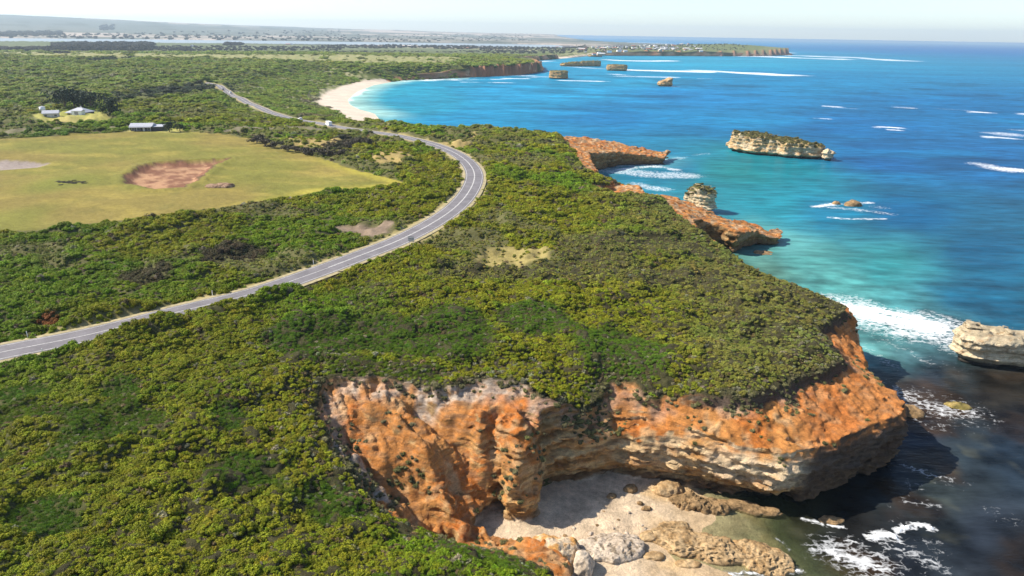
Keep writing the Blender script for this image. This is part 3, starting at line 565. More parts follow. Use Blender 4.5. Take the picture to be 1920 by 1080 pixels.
for P, wp, am in [([(1600,580),(1640,595),(1690,605),(1750,615)],24,1.0),([(1600,578),(1650,583),(1720,598)],10,1.0),([(1690,625),(1740,630),(1790,650)],13,.72),([(1660,640),(1700,660),(1740,680)],26,.42),([(1700,740),(1740,760),(1800,770)],26,.55),
  ([(1620,650),(1680,690)],12,.45),([(1680,730),(1720,790),(1760,800)],16,.5),([(1630,1008),(1665,1002),(1680,1012)],8,1.0),([(1682,996),(1715,985),(1745,992)],6,1.0),([(1560,1035),(1600,1050),(1660,1070)],34,.72),([(1520,1030),(1560,1025),(1600,1015)],12,.6),
  ([(1680,1030),(1760,1060)],34,.46),([(1505,972),(1540,982),(1580,988)],5,.75),([(1690,870),(1740,890),(1790,900)],14,.5),([(1700,940),(1760,950)],14,.45),([(1300,1078),(1400,1075),(1500,1070)],9,.8),([(1440,1045),(1480,1030),(1440,1000)],5,.5),
  ([(1150,322),(1200,325),(1280,330)],13,.72),([(1200,345),(1240,355)],10,.6),([(1160,318),(1230,312),(1265,318)],5,.8),([(1250,300),(1330,288)],5,.5),
  ([(1525,388),(1570,382),(1630,380)],4,.9),([(1560,390),(1640,398),(1675,402)],6,.7),([(1556,408),(1600,411),(1660,410)],3.5,.95),([(1600,383),(1660,390)],6,.6),
  ([(1860,312),(1890,316),(1960,322)],9,1.0),([(1870,250),(1905,252)],5,.9),([(1900,243),(1930,245)],4,.9),([(1860,258),(1900,260)],3,1),([(1640,238),(1700,240)],2.2,.95),([(1665,243),(1700,244)],2,.9),([(1820,210),(1850,211)],2.2,1),([(1660,199),(1710,203)],2.5,.85),
  ([(1600,196),(1700,201),(1800,206)],2.5,.5),([(1550,199),(1575,200)],1.5,.9),([(1530,222),(1555,223)],1.5,.8),([(1540,200),(1600,204)],1.2,.6),([(1720,246),(1800,250),(1880,256)],4,.4),([(1915,214),(1940,216)],3,1),
  ([(1310,132),(1360,135),(1420,138),(1480,141)],3.4,1.0),([(1180,131),(1250,133),(1310,134)],2.6,.85),([(1060,124),(1110,128),(1180,131)],1.8,.6),([(1150,139),(1200,143),(1260,145)],1.8,.8),([(1140,112),(1180,114),(1240,114)],1.8,.9),([(1305,148),(1330,148)],1.2,.8),
  ([(1370,104.5),(1430,106),(1500,109),(1570,111)],2.0,1.0),([(1480,104),(1520,105),(1550,107)],1.8,1),([(1580,107),(1600,108),(1690,114)],1.4,.75),([(1330,89.5),(1390,90)],1.6,1),([(1450,98),(1480,99)],1,.9),([(1200,80),(1250,81)],.9,.8),
  ([(800,150.5),(850,150),(920,149),(1000,146)],2.2,.95),([(850,153),(900,155),(960,155)],1.8,.8),([(920,143),(960,141),(1030,144)],2.2,.9),([(1060,151),(1100,152),(1130,152)],1.6,.95),([(1160,143),(1260,146)],1.6,.7),([(975,116),(1010,115.5),(1040,114)],1.4,.8),
  ([(1225,160),(1260,162),(1285,162)],1.6,.7),([(790,152),(760,153),(740,153)],1.2,.9),([(653,190),(655,184),(664,176),(685,168)],2.2,.9),([(650,192),(662,202),(680,208)],1.6,.75)]: stroke(P, wp, am)
fringe = ss(4.5, .2, sd_s+(n2(sx, sy, 7, 2, 97)-.5)*5)*.6*ss(120, 200, D)*ss(.3, .6, n2(sx, sy, 25, 2, 98)); foam = np.maximum(foam, fringe)
foam = np.maximum(foam, .36*ss(.5, .7, n2(sx, sy, 9, 3, 99))*ss(160, 120, D)*ss(50, 64, sx)); foam = np.maximum(foam, .27*ss(.62, .8, n2(sx*.4, sy, 26, 3, 90))*ss(900, 400, D)*ss(300, 420, D+.5*sx))
inb = (sx > BL[0][0]) & (sx < BL[0][1]) & (sy > BL[0][2]) & (sy < BL[0][3])
fl = np.where(inb, beach_z(sx, sy), -4); clear = ss(-1.5, -.2, fl)*.85
def sea_material():
    m = bpy.data.materials.new('sea water'); m.use_nodes = True; t = m.node_tree; L = t.links.new; b = t.nodes['Principled BSDF']; out = t.nodes['Material Output']
    def N(k, **kw):
        n = t.nodes.new(k)
        for a_, v_ in kw.items(): setattr(n, a_, v_)
        return n
    def math_(op, a, b_=None, c=None, clamp=False):
        n = N('ShaderNodeMath', operation=op, use_clamp=clamp)
        for i, v in enumerate((a, b_, c)):
            if v is None: continue
            if isinstance(v, (int, float)): n.inputs[i].default_value = v
            else: L(v, n.inputs[i])
        return n.outputs[0]
    geo = N('ShaderNodeNewGeometry'); a = N('ShaderNodeAttribute', attribute_name='col'); fo = N('ShaderNodeAttribute', attribute_name='foam'); cl = N('ShaderNodeAttribute', attribute_name='clear')
    def noise(sx_, sy_, scale, rot, det=4):
        mp = N('ShaderNodeMapping'); mp.inputs['Rotation'].default_value = (0, 0, R_(rot)); mp.inputs['Scale'].default_value = (sx_, sy_, 1); L(geo.outputs['Position'], mp.inputs['Vector'])
        n = N('ShaderNodeTexNoise'); n.inputs['Scale'].default_value = scale; n.inputs['Detail'].default_value = det; n.inputs['Roughness'].default_value = .6; L(mp.outputs[0], n.inputs['Vector']); return n.outputs['Fac']
    wv = noise(.3, 1, .22, 18, 6); streak = noise(.22, 1, .06, 14, 5)
    r1 = N('ShaderNodeMapRange'); L(wv, r1.inputs[0]); r1.inputs[1].default_value = .3; r1.inputs[2].default_value = .7; r1.inputs[3].default_value = .66; r1.inputs[4].default_value = 1.36
    r2 = N('ShaderNodeMapRange'); L(streak, r2.inputs[0]); r2.inputs[1].default_value = .3; r2.inputs[2].default_value = .7; r2.inputs[3].default_value = .82; r2.inputs[4].default_value = 1.2
    s1 = N('ShaderNodeVectorMath', operation='SCALE'); L(a.outputs['Color'], s1.inputs[0]); L(math_('MULTIPLY', r1.outputs[0], r2.outputs[0]), s1.inputs['Scale'])
    fn = noise(.7, 1, .9, 10, 9); vo = N('ShaderNodeTexVoronoi', feature='DISTANCE_TO_EDGE'); vo.inputs['Scale'].default_value = .85
    mp = N('ShaderNodeMapping'); L(geo.outputs['Position'], mp.inputs['Vector']); mp.inputs['Scale'].default_value = (.6, 1, 1); mp.inputs['Rotation'].default_value = (0, 0, R_(25))
    wn = N('ShaderNodeTexNoise'); wn.inputs['Scale'].default_value = .8; wn.inputs['Detail'].default_value = 4; L(geo.outputs['Position'], wn.inputs['Vector']); wa = N('ShaderNodeVectorMath', operation='MULTIPLY_ADD'); L(wn.outputs['Color'], wa.inputs[0]); wa.inputs[1].default_value = (2.2, 2.2, 0); L(mp.outputs[0], wa.inputs[2]); L(wa.outputs[0], vo.inputs['Vector'])
    lace = math_('SUBTRACT', 1., math_('MULTIPLY', vo.outputs['Distance'], 3.2), clamp=True)
    nn = math_('ADD', math_('MULTIPLY', fn, .75), math_('MULTIPLY', lace, .34))
    th = math_('SUBTRACT', 1.04, fo.outputs['Fac']); fac = math_('MULTIPLY', math_('SUBTRACT', nn, th), 2.3, clamp=True)
    fac = math_('MULTIPLY', fac, math_('GREATER_THAN', fo.outputs['Fac'], .02))
    mx = N('ShaderNodeMix', data_type='RGBA'); L(fac, mx.inputs['Factor']); L(s1.outputs[0], mx.inputs['A']); mx.inputs['B'].default_value = (.80, .82, .84, 1); None
    rg = math_('MULTIPLY_ADD', fac, .5, .22); df = N('ShaderNodeBsdfDiffuse'); gl = N('ShaderNodeBsdfGlossy'); L(mx.outputs['Result'], df.inputs['Color']); L(rg, gl.inputs['Roughness']); fr = N('ShaderNodeFresnel'); fr.inputs['IOR'].default_value = 1.33; gm = N('ShaderNodeMixShader'); L(math_('MULTIPLY', math_('MINIMUM', math_('MULTIPLY', fr.outputs[0], .5), .10), math_('SUBTRACT', 1, fac)), gm.inputs[0]); L(df.outputs[0], gm.inputs[1]); L(gl.outputs[0], gm.inputs[2])
    h = math_('ADD', math_('MULTIPLY', wv, 1.0), math_('MULTIPLY', noise(.4, 1, .9, 22, 4), .3))
    bp = N('ShaderNodeBump'); bp.inputs['Distance'].default_value = .9; bp.inputs['Strength'].default_value = .55; L(h, bp.inputs['Height']); [L(bp.outputs[0], k.inputs['Normal']) for k in (df, gl, fr)]
    tr = N('ShaderNodeBsdfTransparent'); tr.inputs[0].default_value = (.86, .93, .86, 1); ms = N('ShaderNodeMixShader'); L(math_('MULTIPLY', cl.outputs['Fac'], math_('SUBTRACT', 1, fac)), ms.inputs[0]); L(gm.outputs[0], ms.inputs[1]); L(tr.outputs[0], ms.inputs[2]); L(ms.outputs[0], out.inputs['Surface'])
    return m
M_sea = sea_material()
swell = ((n2(sx*.3+sy*.1, sy, 7, 2, 88)-.5)*.5)*ss(2, 14, sd_s)*ss(700, 300, D)+ss(.75, 1, foam)*.35*ss(400, 200, D)
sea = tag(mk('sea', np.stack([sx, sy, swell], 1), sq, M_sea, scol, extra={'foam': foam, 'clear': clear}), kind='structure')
# outer water so that the sea goes on past the detailed sheet
lag = MB(); lag.add([(-9000, 2600, 1.5), (-700, 2600, 1.5), (300, 3750, 1.5), (300, 6500, 1.5), (-9000, 6500, 1.5)], [(0, 1, 2, 3, 4)])
M_lag = mat('lagoon water', (.26, .32, .36), rough_=.6, spec=.1)
tag(lag.build('lagoon', M_lag), kind='structure')
print('sea', len(sx), time.time()-T0)

# ------------------------------------------------------------------ scrub
def leaf_material():
    m = bpy.data.materials.new('scrub leaf'); m.use_nodes = True; t = m.node_tree; L = t.links.new; b = t.nodes['Principled BSDF']
    a = t.nodes.new('ShaderNodeAttribute'); a.attribute_name = 'tint'; a.attribute_type = 'INSTANCER'
    sh = t.nodes.new('ShaderNodeAttribute'); sh.attribute_name = 'shade'
    x = t.nodes.new('ShaderNodeVectorMath'); x.operation = 'SCALE'; L(a.outputs['Color'], x.inputs[0]); L(sh.outputs['Fac'], x.inputs['Scale']); L(x.outputs[0], b.inputs['Base Color'])
    b.inputs['Roughness'].default_value = .65; b.inputs['Specular IOR Level'].default_value = .15
    return m
M_leaf = leaf_material()
def bush_mesh(name, kind, seed):
    g = np.random.default_rng(seed); V = []; Q = []; S = []
    nl = [13, 22, 9][kind]; per = [40, 36, 24][kind]
    for l in range(nl):
        a = g.uniform(0, 6.283); e = g.uniform(0, 1)**.7; rad = math.sqrt(1-e*e)*g.uniform(.55, .8); c = np.array([rad*math.cos(a), rad*math.sin(a), e*.45+.05])
        if kind == 1: c[2] *= .9
        lr = g.uniform(.26, .42) if kind != 2 else g.uniform(.2, .34); lob = g.uniform(.88, 1.12)
        for k in range(per):
            d = g.normal(size=3); d[2] = abs(d[2])*1.1-.15; d /= np.linalg.norm(d)
            p = c+d*lr*g.uniform(.75, 1.06); nrm = d+g.normal(size=3)*(.45 if kind != 1 else .7); nrm /= np.linalg.norm(nrm)
            u = np.cross(nrm, g.normal(size=3)); u /= np.linalg.norm(u); v = np.cross(nrm, u); s_ = g.uniform(.05, .10)*(1.15 if kind != 1 else .8); sv = s_*(.75 if kind != 1 else .5)
            if kind == 1: u = u*.5+np.array([.2, .0, 1.1])*.8; u /= np.linalg.norm(u)
            if p[2] < -.1: continue
            b = len(V); V += [p-u*s_, p-v*sv, p+u*s_, p+v*sv]; Q.append((b, b+1, b+2, b+3)); q = lob*g.uniform(.8, 1.2); S += [q*.92, q, q*1.06, q]
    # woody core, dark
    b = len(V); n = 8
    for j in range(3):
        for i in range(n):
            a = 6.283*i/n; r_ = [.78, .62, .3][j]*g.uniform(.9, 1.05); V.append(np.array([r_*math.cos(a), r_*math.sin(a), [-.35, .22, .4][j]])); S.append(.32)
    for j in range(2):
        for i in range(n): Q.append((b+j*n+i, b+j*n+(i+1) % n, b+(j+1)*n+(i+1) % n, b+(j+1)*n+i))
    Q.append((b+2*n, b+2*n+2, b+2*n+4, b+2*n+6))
    return mk(name, V, Q, M_leaf, smooth=False, extra={'shade': np.clip(S, 0, 2)}, link=False)
lib = bpy.data.collections.new('shrub kinds')
for i, k in enumerate([0, 0, 0, 1, 1, 2, 2]): lib.objects.link(bush_mesh(f'shrub_{"abcdefg"[i]}', k, 100+i))
def scatter(name, P, tint, scl, kind, rot=None, tilt=None):
    me = bpy.data.meshes.new(name); me.vertices.add(len(P)); me.vertices.foreach_set('co', np.asarray(P, np.float32).ravel())
    setcol(me, 'tint', tint); me.attributes.new('scl', 'FLOAT_VECTOR', 'POINT').data.foreach_set('vector', np.asarray(scl, np.float32).ravel())
    me.attributes.new('kindi', 'INT', 'POINT').data.foreach_set('value', np.asarray(kind, np.int32))
    r_ = np.zeros((len(P), 3), np.float32); r_[:, 2] = rng.uniform(0, 6.283, len(P)); r_[:, 0] = rng.normal(0, .12, len(P)); r_[:, 1] = rng.normal(0, .12, len(P))
    me.attributes.new('rot', 'FLOAT_VECTOR', 'POINT').data.foreach_set('vector', r_.ravel())
    o = bpy.data.objects.new(name, me); C.objects.link(o)
    g = bpy.data.node_groups.new(name, 'GeometryNodeTree'); g.interface.new_socket('Geometry', in_out='INPUT', socket_type='NodeSocketGeometry'); g.interface.new_socket('Geometry', in_out='OUTPUT', socket_type='NodeSocketGeometry')
    ni = g.nodes.new('NodeGroupInput'); no = g.nodes.new('NodeGroupOutput'); iop = g.nodes.new('GeometryNodeInstanceOnPoints'); ci = g.nodes.new('GeometryNodeCollectionInfo')
    ci.inputs['Collection'].default_value = lib; ci.inputs['Separate Children'].default_value = True; ci.inputs['Reset Children'].default_value = True
    def na(nm, ty):
        n = g.nodes.new('GeometryNodeInputNamedAttribute'); n.data_type = ty; n.inputs[0].default_value = nm; return n.outputs[0]
    L = g.links.new; L(ni.outputs[0], iop.inputs['Points']); L(ci.outputs[0], iop.inputs['Instance']); iop.inputs['Pick Instance'].default_value = True
    L(na('kindi', 'INT'), iop.inputs['Instance Index']); L(na('scl', 'FLOAT_VECTOR'), iop.inputs['Scale']); L(na('rot', 'FLOAT_VECTOR'), iop.inputs['Rotation']); L(iop.outputs[0], no.inputs[0])
    md = o.modifiers.new('scatter', 'NODES'); md.node_group = g
    return tag(o, kind='stuff')
# points: rings growing with distance
ring = []; r = 48.
while r < 2300:
    s_ = max(.64, r*.0057); n = int(R_(90)*r/s_); a = np.linspace(-R_(48), R_(42), n)+rng.uniform(-.5, .5, n)*s_/r; q = r+rng.uniform(-.5, .5, n)*s_
    ring.append(np.stack([q*np.sin(a), q*np.cos(a), np.full(n, s_)], 1)); r += s_*.9
S = np.concatenate(ring); x, y, s_ = S.T; d = np.hypot(x, y)
_, m, inl, bv2, hgt = surface(x, y)
ok = (m['rim'] < -.5) & (m['road'] > 5.7+rng.normal(0, .7, len(x))+5*ss(330, 420, d)) & (m['field'] > 1) & (inl > 1.5)
ok &= ~((bv2 > .3) & (inl < 36+rng.normal(0, 5, len(x))))
for P_, mm in ((POOL, 1.), (POND, 1.), (BARE, -99.), (LAWN, 2.), (YARD, 1.)): ok &= sdp(x, y, P_) > mm
for P_ in [BARE]+DRY: ok &= (sdp(x, y, P_) > 0) | (rng.random(len(x)) < .22)
for P_ in (TRACK, TRACK2): ok &= dseg(x, y, P_)[0] > 4
dry_n = n2(x, y, 26, 3, 101); dry = ss(.58, .7, dry_n+.09*ss(250, 350, d)-.13*ss(-20, 10, x)*ss(130, 100, y)-.10*ss(10, -20, x)*ss(125, 105, y))*ss(120, 170, d)
past = ss(1330, 1390, y+(n2(x, y, 160, 2, 79)-.5)*200)*ss(1900, 1720, y+(n2(x, y, 200, 2, 80)-.5)*400)*ss(-60, -160, x)
ok &= rng.random(len(x)) > .15*dry; ok &= rng.random(len(x)) > .96*past
gapn = n2(x, y, 3.2, 2, 102); ok &= ~((gapn > .80) & (rng.random(len(x)) < .8))
S = S[ok]; x, y, s_ = S.T; d = d[ok]; hgt = hgt[ok]; dry = dry[ok]; rimd = m['rim'][ok]; rd = m['road'][ok]; N_ = len(x)
print('shrubs', N_)
# tint fields
a = n2(x, y, 30, 3, 111); b = n2(x, y, 7, 3, 112); c = n2(x, y, 11, 3, 113)
olive = mix([.160, .180, .008], [.225, .225, .012], b); green = mix([.100, .170, .006], [.150, .210, .008], b); grey = mix([.150, .150, .040], [.19, .18, .06], b); brown = np.array([.14, .105, .045]); pale = np.array([.27, .26, .15])
tn = mix(olive, green, ss(.46, .62, a+.10*ss(0, -60, x)*ss(110, 150, y)-.04))
sm_c = [at(*p) for p in [(830,625,19),(1160,650,18.5),(590,645,19),(460,880,19),(430,790,19.5),(80,985,20),(30,745,20.5),(220,735,20.5),(1000,600,19),(700,620,19.5),(900,1015,13),(620,940,16),(130,790,20)]]; sm_r = [11, 9, 8, 4.5, 4, 4, 5, 3, 8, 8, 6, 5, 4]
smooth = np.zeros(N_)
for (p, q), r_ in zip(sm_c, sm_r): smooth = np.maximum(smooth, ss(r_*1.25, r_*.8, np.hypot(x-p, y-q)+(b-.5)*6))
smooth = np.maximum(smooth, ss(.60, .66, c)*ss(135, 100, d)*.9)
tn = mix(tn, [.105, .180, .012], smooth)
tn = mix(tn, grey, ss(20, 55, x+(b-.5)*25)*ss(60, 110, y)*.72*ss(330, 250, y)); tn = mix(tn, [.19, .185, .05], dry*.7)
tn = mix(tn, grey*.9, ss(.57, .7, n2(x, y, 70, 3, 114))*ss(300, 500, d)*.7); tn = mix(tn, mix(green*1.0, [.15, .20, .02], .5), ss(.45, .6, n2(x, y, 90, 2, 115))*ss(300, 600, d)*.7)
r1 = rng.random(N_); isb = r1 < (.035+.10*ss(.6, .75, n2(x, y, 9, 2, 116))+.3*ss(-6, -1, rimd)*ss(200, 120, d)*.5); tn[isb] = brown*rng.uniform(.6, 1.3, (isb.sum(), 1)); isg = (r1 > .98-.12*ss(-12, -2, rimd)*ss(200, 120, d)) ; tn[isg] = pale*rng.uniform(.6, 1.0, (isg.sum(), 1))
tn = mix(tn, mix([.15, .21, .03], [.19, .21, .05], a), ss(400, 750, d)*.6)
# dark thickets named by where they stand
for (px, py, rx, ry, cc) in [(430,475,60,16,(.06,.045,.03)),(270,512,48,14,(.075,.055,.03)),(90,600,22,9,(.20,.07,.02)),(335,168,66,15,(.018,.028,.02)),(210,112,28,5,(.03,.045,.03)),(735,135,40,8,(.035,.035,.03)),(640,270,45,12,(.055,.045,.035)),(120,255,110,5,(.11,.17,.02)),(655,150,75,13,(.15,.125,.075)),(590,190,30,10,(.15,.13,.06)),(860,380,14,20,(.05,.05,.02)),(700,755,2,2,(.1,.1,.05))]:
    q0 = np.array(at(px, py, 20.5)); q1 = np.array(at(px+rx, py, 20.5)); q2 = np.array(at(px, py-ry, 20.5)); ra = abs(q1[0]-q0[0]); rb = np.linalg.norm(q2-q0)
    rr_ = np.hypot((x-q0[0])/ra, (y-q0[1])/rb)+(b-.5)*.9; kk = ss(1.1, .8, rr_); tn = mix(tn, np.array(cc), kk*.9)
tn = tn*(1.2+.22*ss(220, 400, d))[:, None]*(1+rng.uniform(-.28, .28, (N_, 1))*(1-.5*ss(300, 700, d))[:, None])*(1+rng.normal(0, .06, (N_, 3)))
size = s_*np.clip(rng.lognormal(-.28, .30, N_), .38, 1.5); size = np.where(smooth > .5, s_*.78, size); size *= 1-.2*dry-.22*ss(25, 60, x)*ss(300, 200, y)
kd = rng.integers(0, 3, N_); kd[smooth > .5] = rng.integers(3, 5, (smooth > .5).sum()); kd[isb | isg | (dry > .6)] = rng.integers(5, 7, (isb | isg | (dry > .6)).sum())
kd[(rng.random(N_) < .25) & (x > 25)] = 5
hs_ = size*rng.uniform(.55, 1.05, N_)*(1+.4*ss(12, 6, rd)*ss(250, 150, d)); hs_ = np.where(smooth > .5, size*.75, hs_)*(1-.42*ss(300, 800, d))
scatter('coastal_scrub', np.stack([x, y, hgt-.08*size], 1), tn, np.stack([size, size, hs_], 1), kd)
# low plants on the bare slopes of the cliffs
def slope_plants(name, V, N, info, n_try, near):
    i = rng.integers(0, len(V), n_try); p = V[i]; nn = N[i]; rim = lookup(info, 4, p[:, 0], p[:, 1]); fo = lookup(info, 3, p[:, 0], p[:, 1]); hs = lookup(info, 2, p[:, 0], p[:, 1])
    pr = .2*ss(2.2, .2, rim)+.11*ss(.58, .72, n2(p[:, 0], p[:, 1], 4, 3, 121))+.0015
    if near:
        for (px, py, z, r_, am) in [(1090,800,13,5.5,1.0),(1060,840,11,5,.8),(1130,745,16,5,.8),(1105,880,8,3.2,.5),(1010,830,12,3,.35),(650,870,15,5,.8),(700,930,12,4,.6),(590,850,17,4,.9),(1500,745,15.5,3,.45),(1400,745,16,3.5,.45),(760,880,11,3.5,.25),(950,890,9,4,.3),(640,800,16.5,4,.3)]:
            q = at(px, py, z); pr += .55*am*ss(r_*1.1, r_*.5, np.hypot(p[:, 0]-q[0], p[:, 1]-q[1]))
    k = (rng.random(n_try) < pr) & (nn[:, 2] > .38) & (rim > -1.2) & (hs-p[:, 2] < 1.6) & (p[:, 2] > 3.2); p = p[k]; n = len(p)
    t = mix([.15, .15, .045], [.21, .19, .10], rng.random(n))*rng.uniform(.6, 1.3, (n, 1)); sz = rng.uniform(.22, .75, n)*(1 if near else 1.5)
    scatter(name, p-[0, 0, .08], t, np.stack([sz, sz, sz*.75], 1), rng.choice([0, 1, 5, 6], n))
slope_plants('cliff_scrub', Vn, Nn, infoN, 70000, True); slope_plants('cliff_scrub', Vm, Nm, infoM, 6000, False)
print('scrub', time.time()-T0)

# ------------------------------------------------------------------ sea stacks
def stack(name, label, cat, outline, top, cell, group=None, cream=.5, green=True, tilt=None, amp=1.0, under=1.2, zb=-1.5, seed=0, lean=.08, plants=0):
    P = rough(np.array(outline, float), .06*math.sqrt(abs(np.ptp(np.array(outline)[:, 0])*np.ptp(np.array(outline)[:, 1]))), max(cell*4, 1.5), 200+seed)
    c0 = P.mean(0); pad = 3*cell+3*amp; X = np.arange(P[:, 0].min()-pad, P[:, 0].max()+pad, cell); Y = np.arange(P[:, 1].min()-pad, P[:, 1].max()+pad, cell); Z = np.arange(zb, max(top(c0[0], c0[1]), np.max(top(P[:, 0], P[:, 1])))+3+2*cell, cell)
    g0, g1 = np.meshgrid(X, Y, indexing='ij'); sd = sdp(g0, g1, P); tz = top(g0, g1)-.9*amp*ss(-2.5*amp, 0, sd)+(n2(g0, g1, 4*amp, 3, 210+seed)-.5)*1.6*amp
    zz = Z[None, None]; f = np.maximum(sd[:, :, None]+under*ss(2.5, .3, zz)*1.0+lean*np.maximum(zz-2, 0)-.5*amp*(strata(zz*1.3+seed*3)-.5)*2, (zz-tz[:, :, None])*.85)
    b = np.nonzero(np.abs(f) < 2.5*amp+cell); p = np.stack([X[b[0]], Y[b[1]], Z[b[2]]], 1)
    f[b] += (n3(p, 3.6*amp, 3, 11+seed, 1.4)-.5)*3.2*amp+(n3(p, 1.1*amp, 2, 12, 2.5)-.5)*1.2*amp+(strata(p[:, 2]*1.1+3+(n3(p, 9, 2, 5)-.5)*1.6)-.5)*1.1*amp
    V, Q = surface_nets(f, (X[0], Y[0], Z[0]), cell); o = mk(name, V-[c0[0], c0[1], 0], Q, M_cliff, smooth=cell > .7); o.location = (c0[0], c0[1], 0); N = normals(o)
    c3 = n3(V, 3*amp, 3, 14, 2); c4 = n3(V, 1.1*amp, 2, 15, 3.5); c = mix([.50, .34, .17], [.66, .54, .36], ss(.4, .65, c3+cream-.5)); c = mix(c, [.40, .20, .08], ss(.5, .7, c4+.2-.3*cream)*.5)
    c = mix(c, c*.6, ss(.55, .9, strata(V[:, 2]*1.6+c3*3+seed))*.8); c = mix([.035, .032, .028], c, ss(.4, 2.0*max(amp, .6), V[:, 2]+(c3-.5)))
    tt_ = top(V[:, 0], V[:, 1])
    if green: c = mix(c, mix([.10, .095, .035], [.155, .14, .05], c4), ss(.5, .75, N[:, 2]+(c3-.5)*.7)*ss(.45, .7, V[:, 2]/np.maximum(tt_, 1)+(c3-.5)*.6))
    setcol(o.data, 'col', c); tag(o, label, cat, group)
    if plants:
        i = rng.integers(0, len(V), plants*6); k = (N[i, 2] > .55) & (V[i, 2]/np.maximum(tt_[i], 1)+(c3[i]-.5)*.6 > .72); i = i[k][:plants]; n = len(i)
        if n: s2 = scatter('scrub_cover', V[i]-[c0[0], c0[1], 0], mix([.13, .13, .03], [.17, .15, .06], rng.random(n))*rng.uniform(.7, 1.2, (n, 1)), np.repeat(rng.uniform(.6, 1.3, n)[:, None], 3, 1)*[1, 1, .6], rng.choice([0, 1, 5, 6], n)); s2.parent = o
    return o
def ell(px0, py0, px1, py1, depth, n=14, sq=.75):
    """an outline whose seaward-facing side runs between two points of the waterline, reaching `depth` metres back"""
    a = np.array(at(px0, py0, 0)); b = np.array(at(px1, py1, 0)); c = (a+b)/2; u = (b-a)/2; v = np.array([-u[1], u[0]])/np.linalg.norm(u); v = v*np.sign(v@c)*depth/2; c = c+v; o = []
    for i in range(n):
        t = 2*math.pi*i/n; ct, st = math.cos(t), math.sin(t); o.append(c+u*np.sign(ct)*abs(ct)**sq+v*np.sign(st)*abs(st)**sq)
    return np.array(o)
def plane_top(p0, z0, p1, z1):
    a = np.array(at(*p0, 0)); b = np.array(at(*p1, 0)); d_ = b-a; L_ = d_@d_
    return lambda x, y: z0+(z1-z0)*np.clip(((x-a[0])*d_[0]+(y-a[1])*d_[1])/L_, -.05, 1.05)
stack('sea_stack', 'long tan rock island with a flat scrubby green top, out in open blue water', 'sea stack', ell(1353,284,1538,303,27), lambda x, y: plane_top((1375,285),12.2,(1520,303),8.6)(x, y), .55, cream=.55, seed=1, lean=.22, under=2.2, plants=500)
stack('sea_stack', 'low pale rock lump joined to the right end of the long green-topped island', 'rock', ell(1534,300,1552,303,8), tt(6.0), .45, cream=.7, green=False, seed=2)
stack('sea_stack', 'rounded grey rock stack with a green cap standing just behind the orange headland', 'sea stack', ell(1276,394,1327,404,9), tt(10.2), .4, cream=.75, seed=3, lean=.12, plants=30)
stack('sea_stack', 'cream limestone block beyond the white breaker, cut off by the right edge of the photo', 'sea stack', ell(1792,686,1990,706,8.5, sq=.6), lambda x, y: plane_top((1790,682),9.0,(1930,700),8.4)(x, y), .36, cream=.95, green=False, seed=4, lean=.03, under=1.6, amp=.8)
FARG = dict(green=True)
stack('sea_stack', 'small brown peaked rock alone in open blue water below the long surf line', 'sea stack', ell(1234,162,1262,162.5,17), lambda x, y: plane_top((1234,162),5,(1256,162),12)(x, y), 1.0, cream=.3, seed=5, amp=1.2, green=False)
stack('sea_stack', 'square-sided dark island nearest the far cliff point', 'sea stack', ell(1028,147.5,1062,148.5,26, sq=.55), tt(13.5), 1.2, cream=.2, seed=6, amp=1.3)
stack('sea_stack', 'square dark green island right of the long low one, in the surf', 'sea stack', ell(1136,132.5,1175,133.5,32, sq=.55), tt(12.5), 1.3, cream=.1, seed=7, amp=1.3)
stack('sea_stack', 'long low dark green island behind the two square ones', 'sea stack', ell(1053,124.5,1131,125,34), lambda x, y: plane_top((1053,124),7,(1110,125),13)(x, y), 1.6, cream=.1, seed=8, amp=1.5)
stack('sea_stack', 'tiny flat dark island off the far sandy beach', 'sea stack', ell(1110,106.5,1132,106.5,40), tt(8), 2.0, cream=.1, seed=9, amp=1.6)

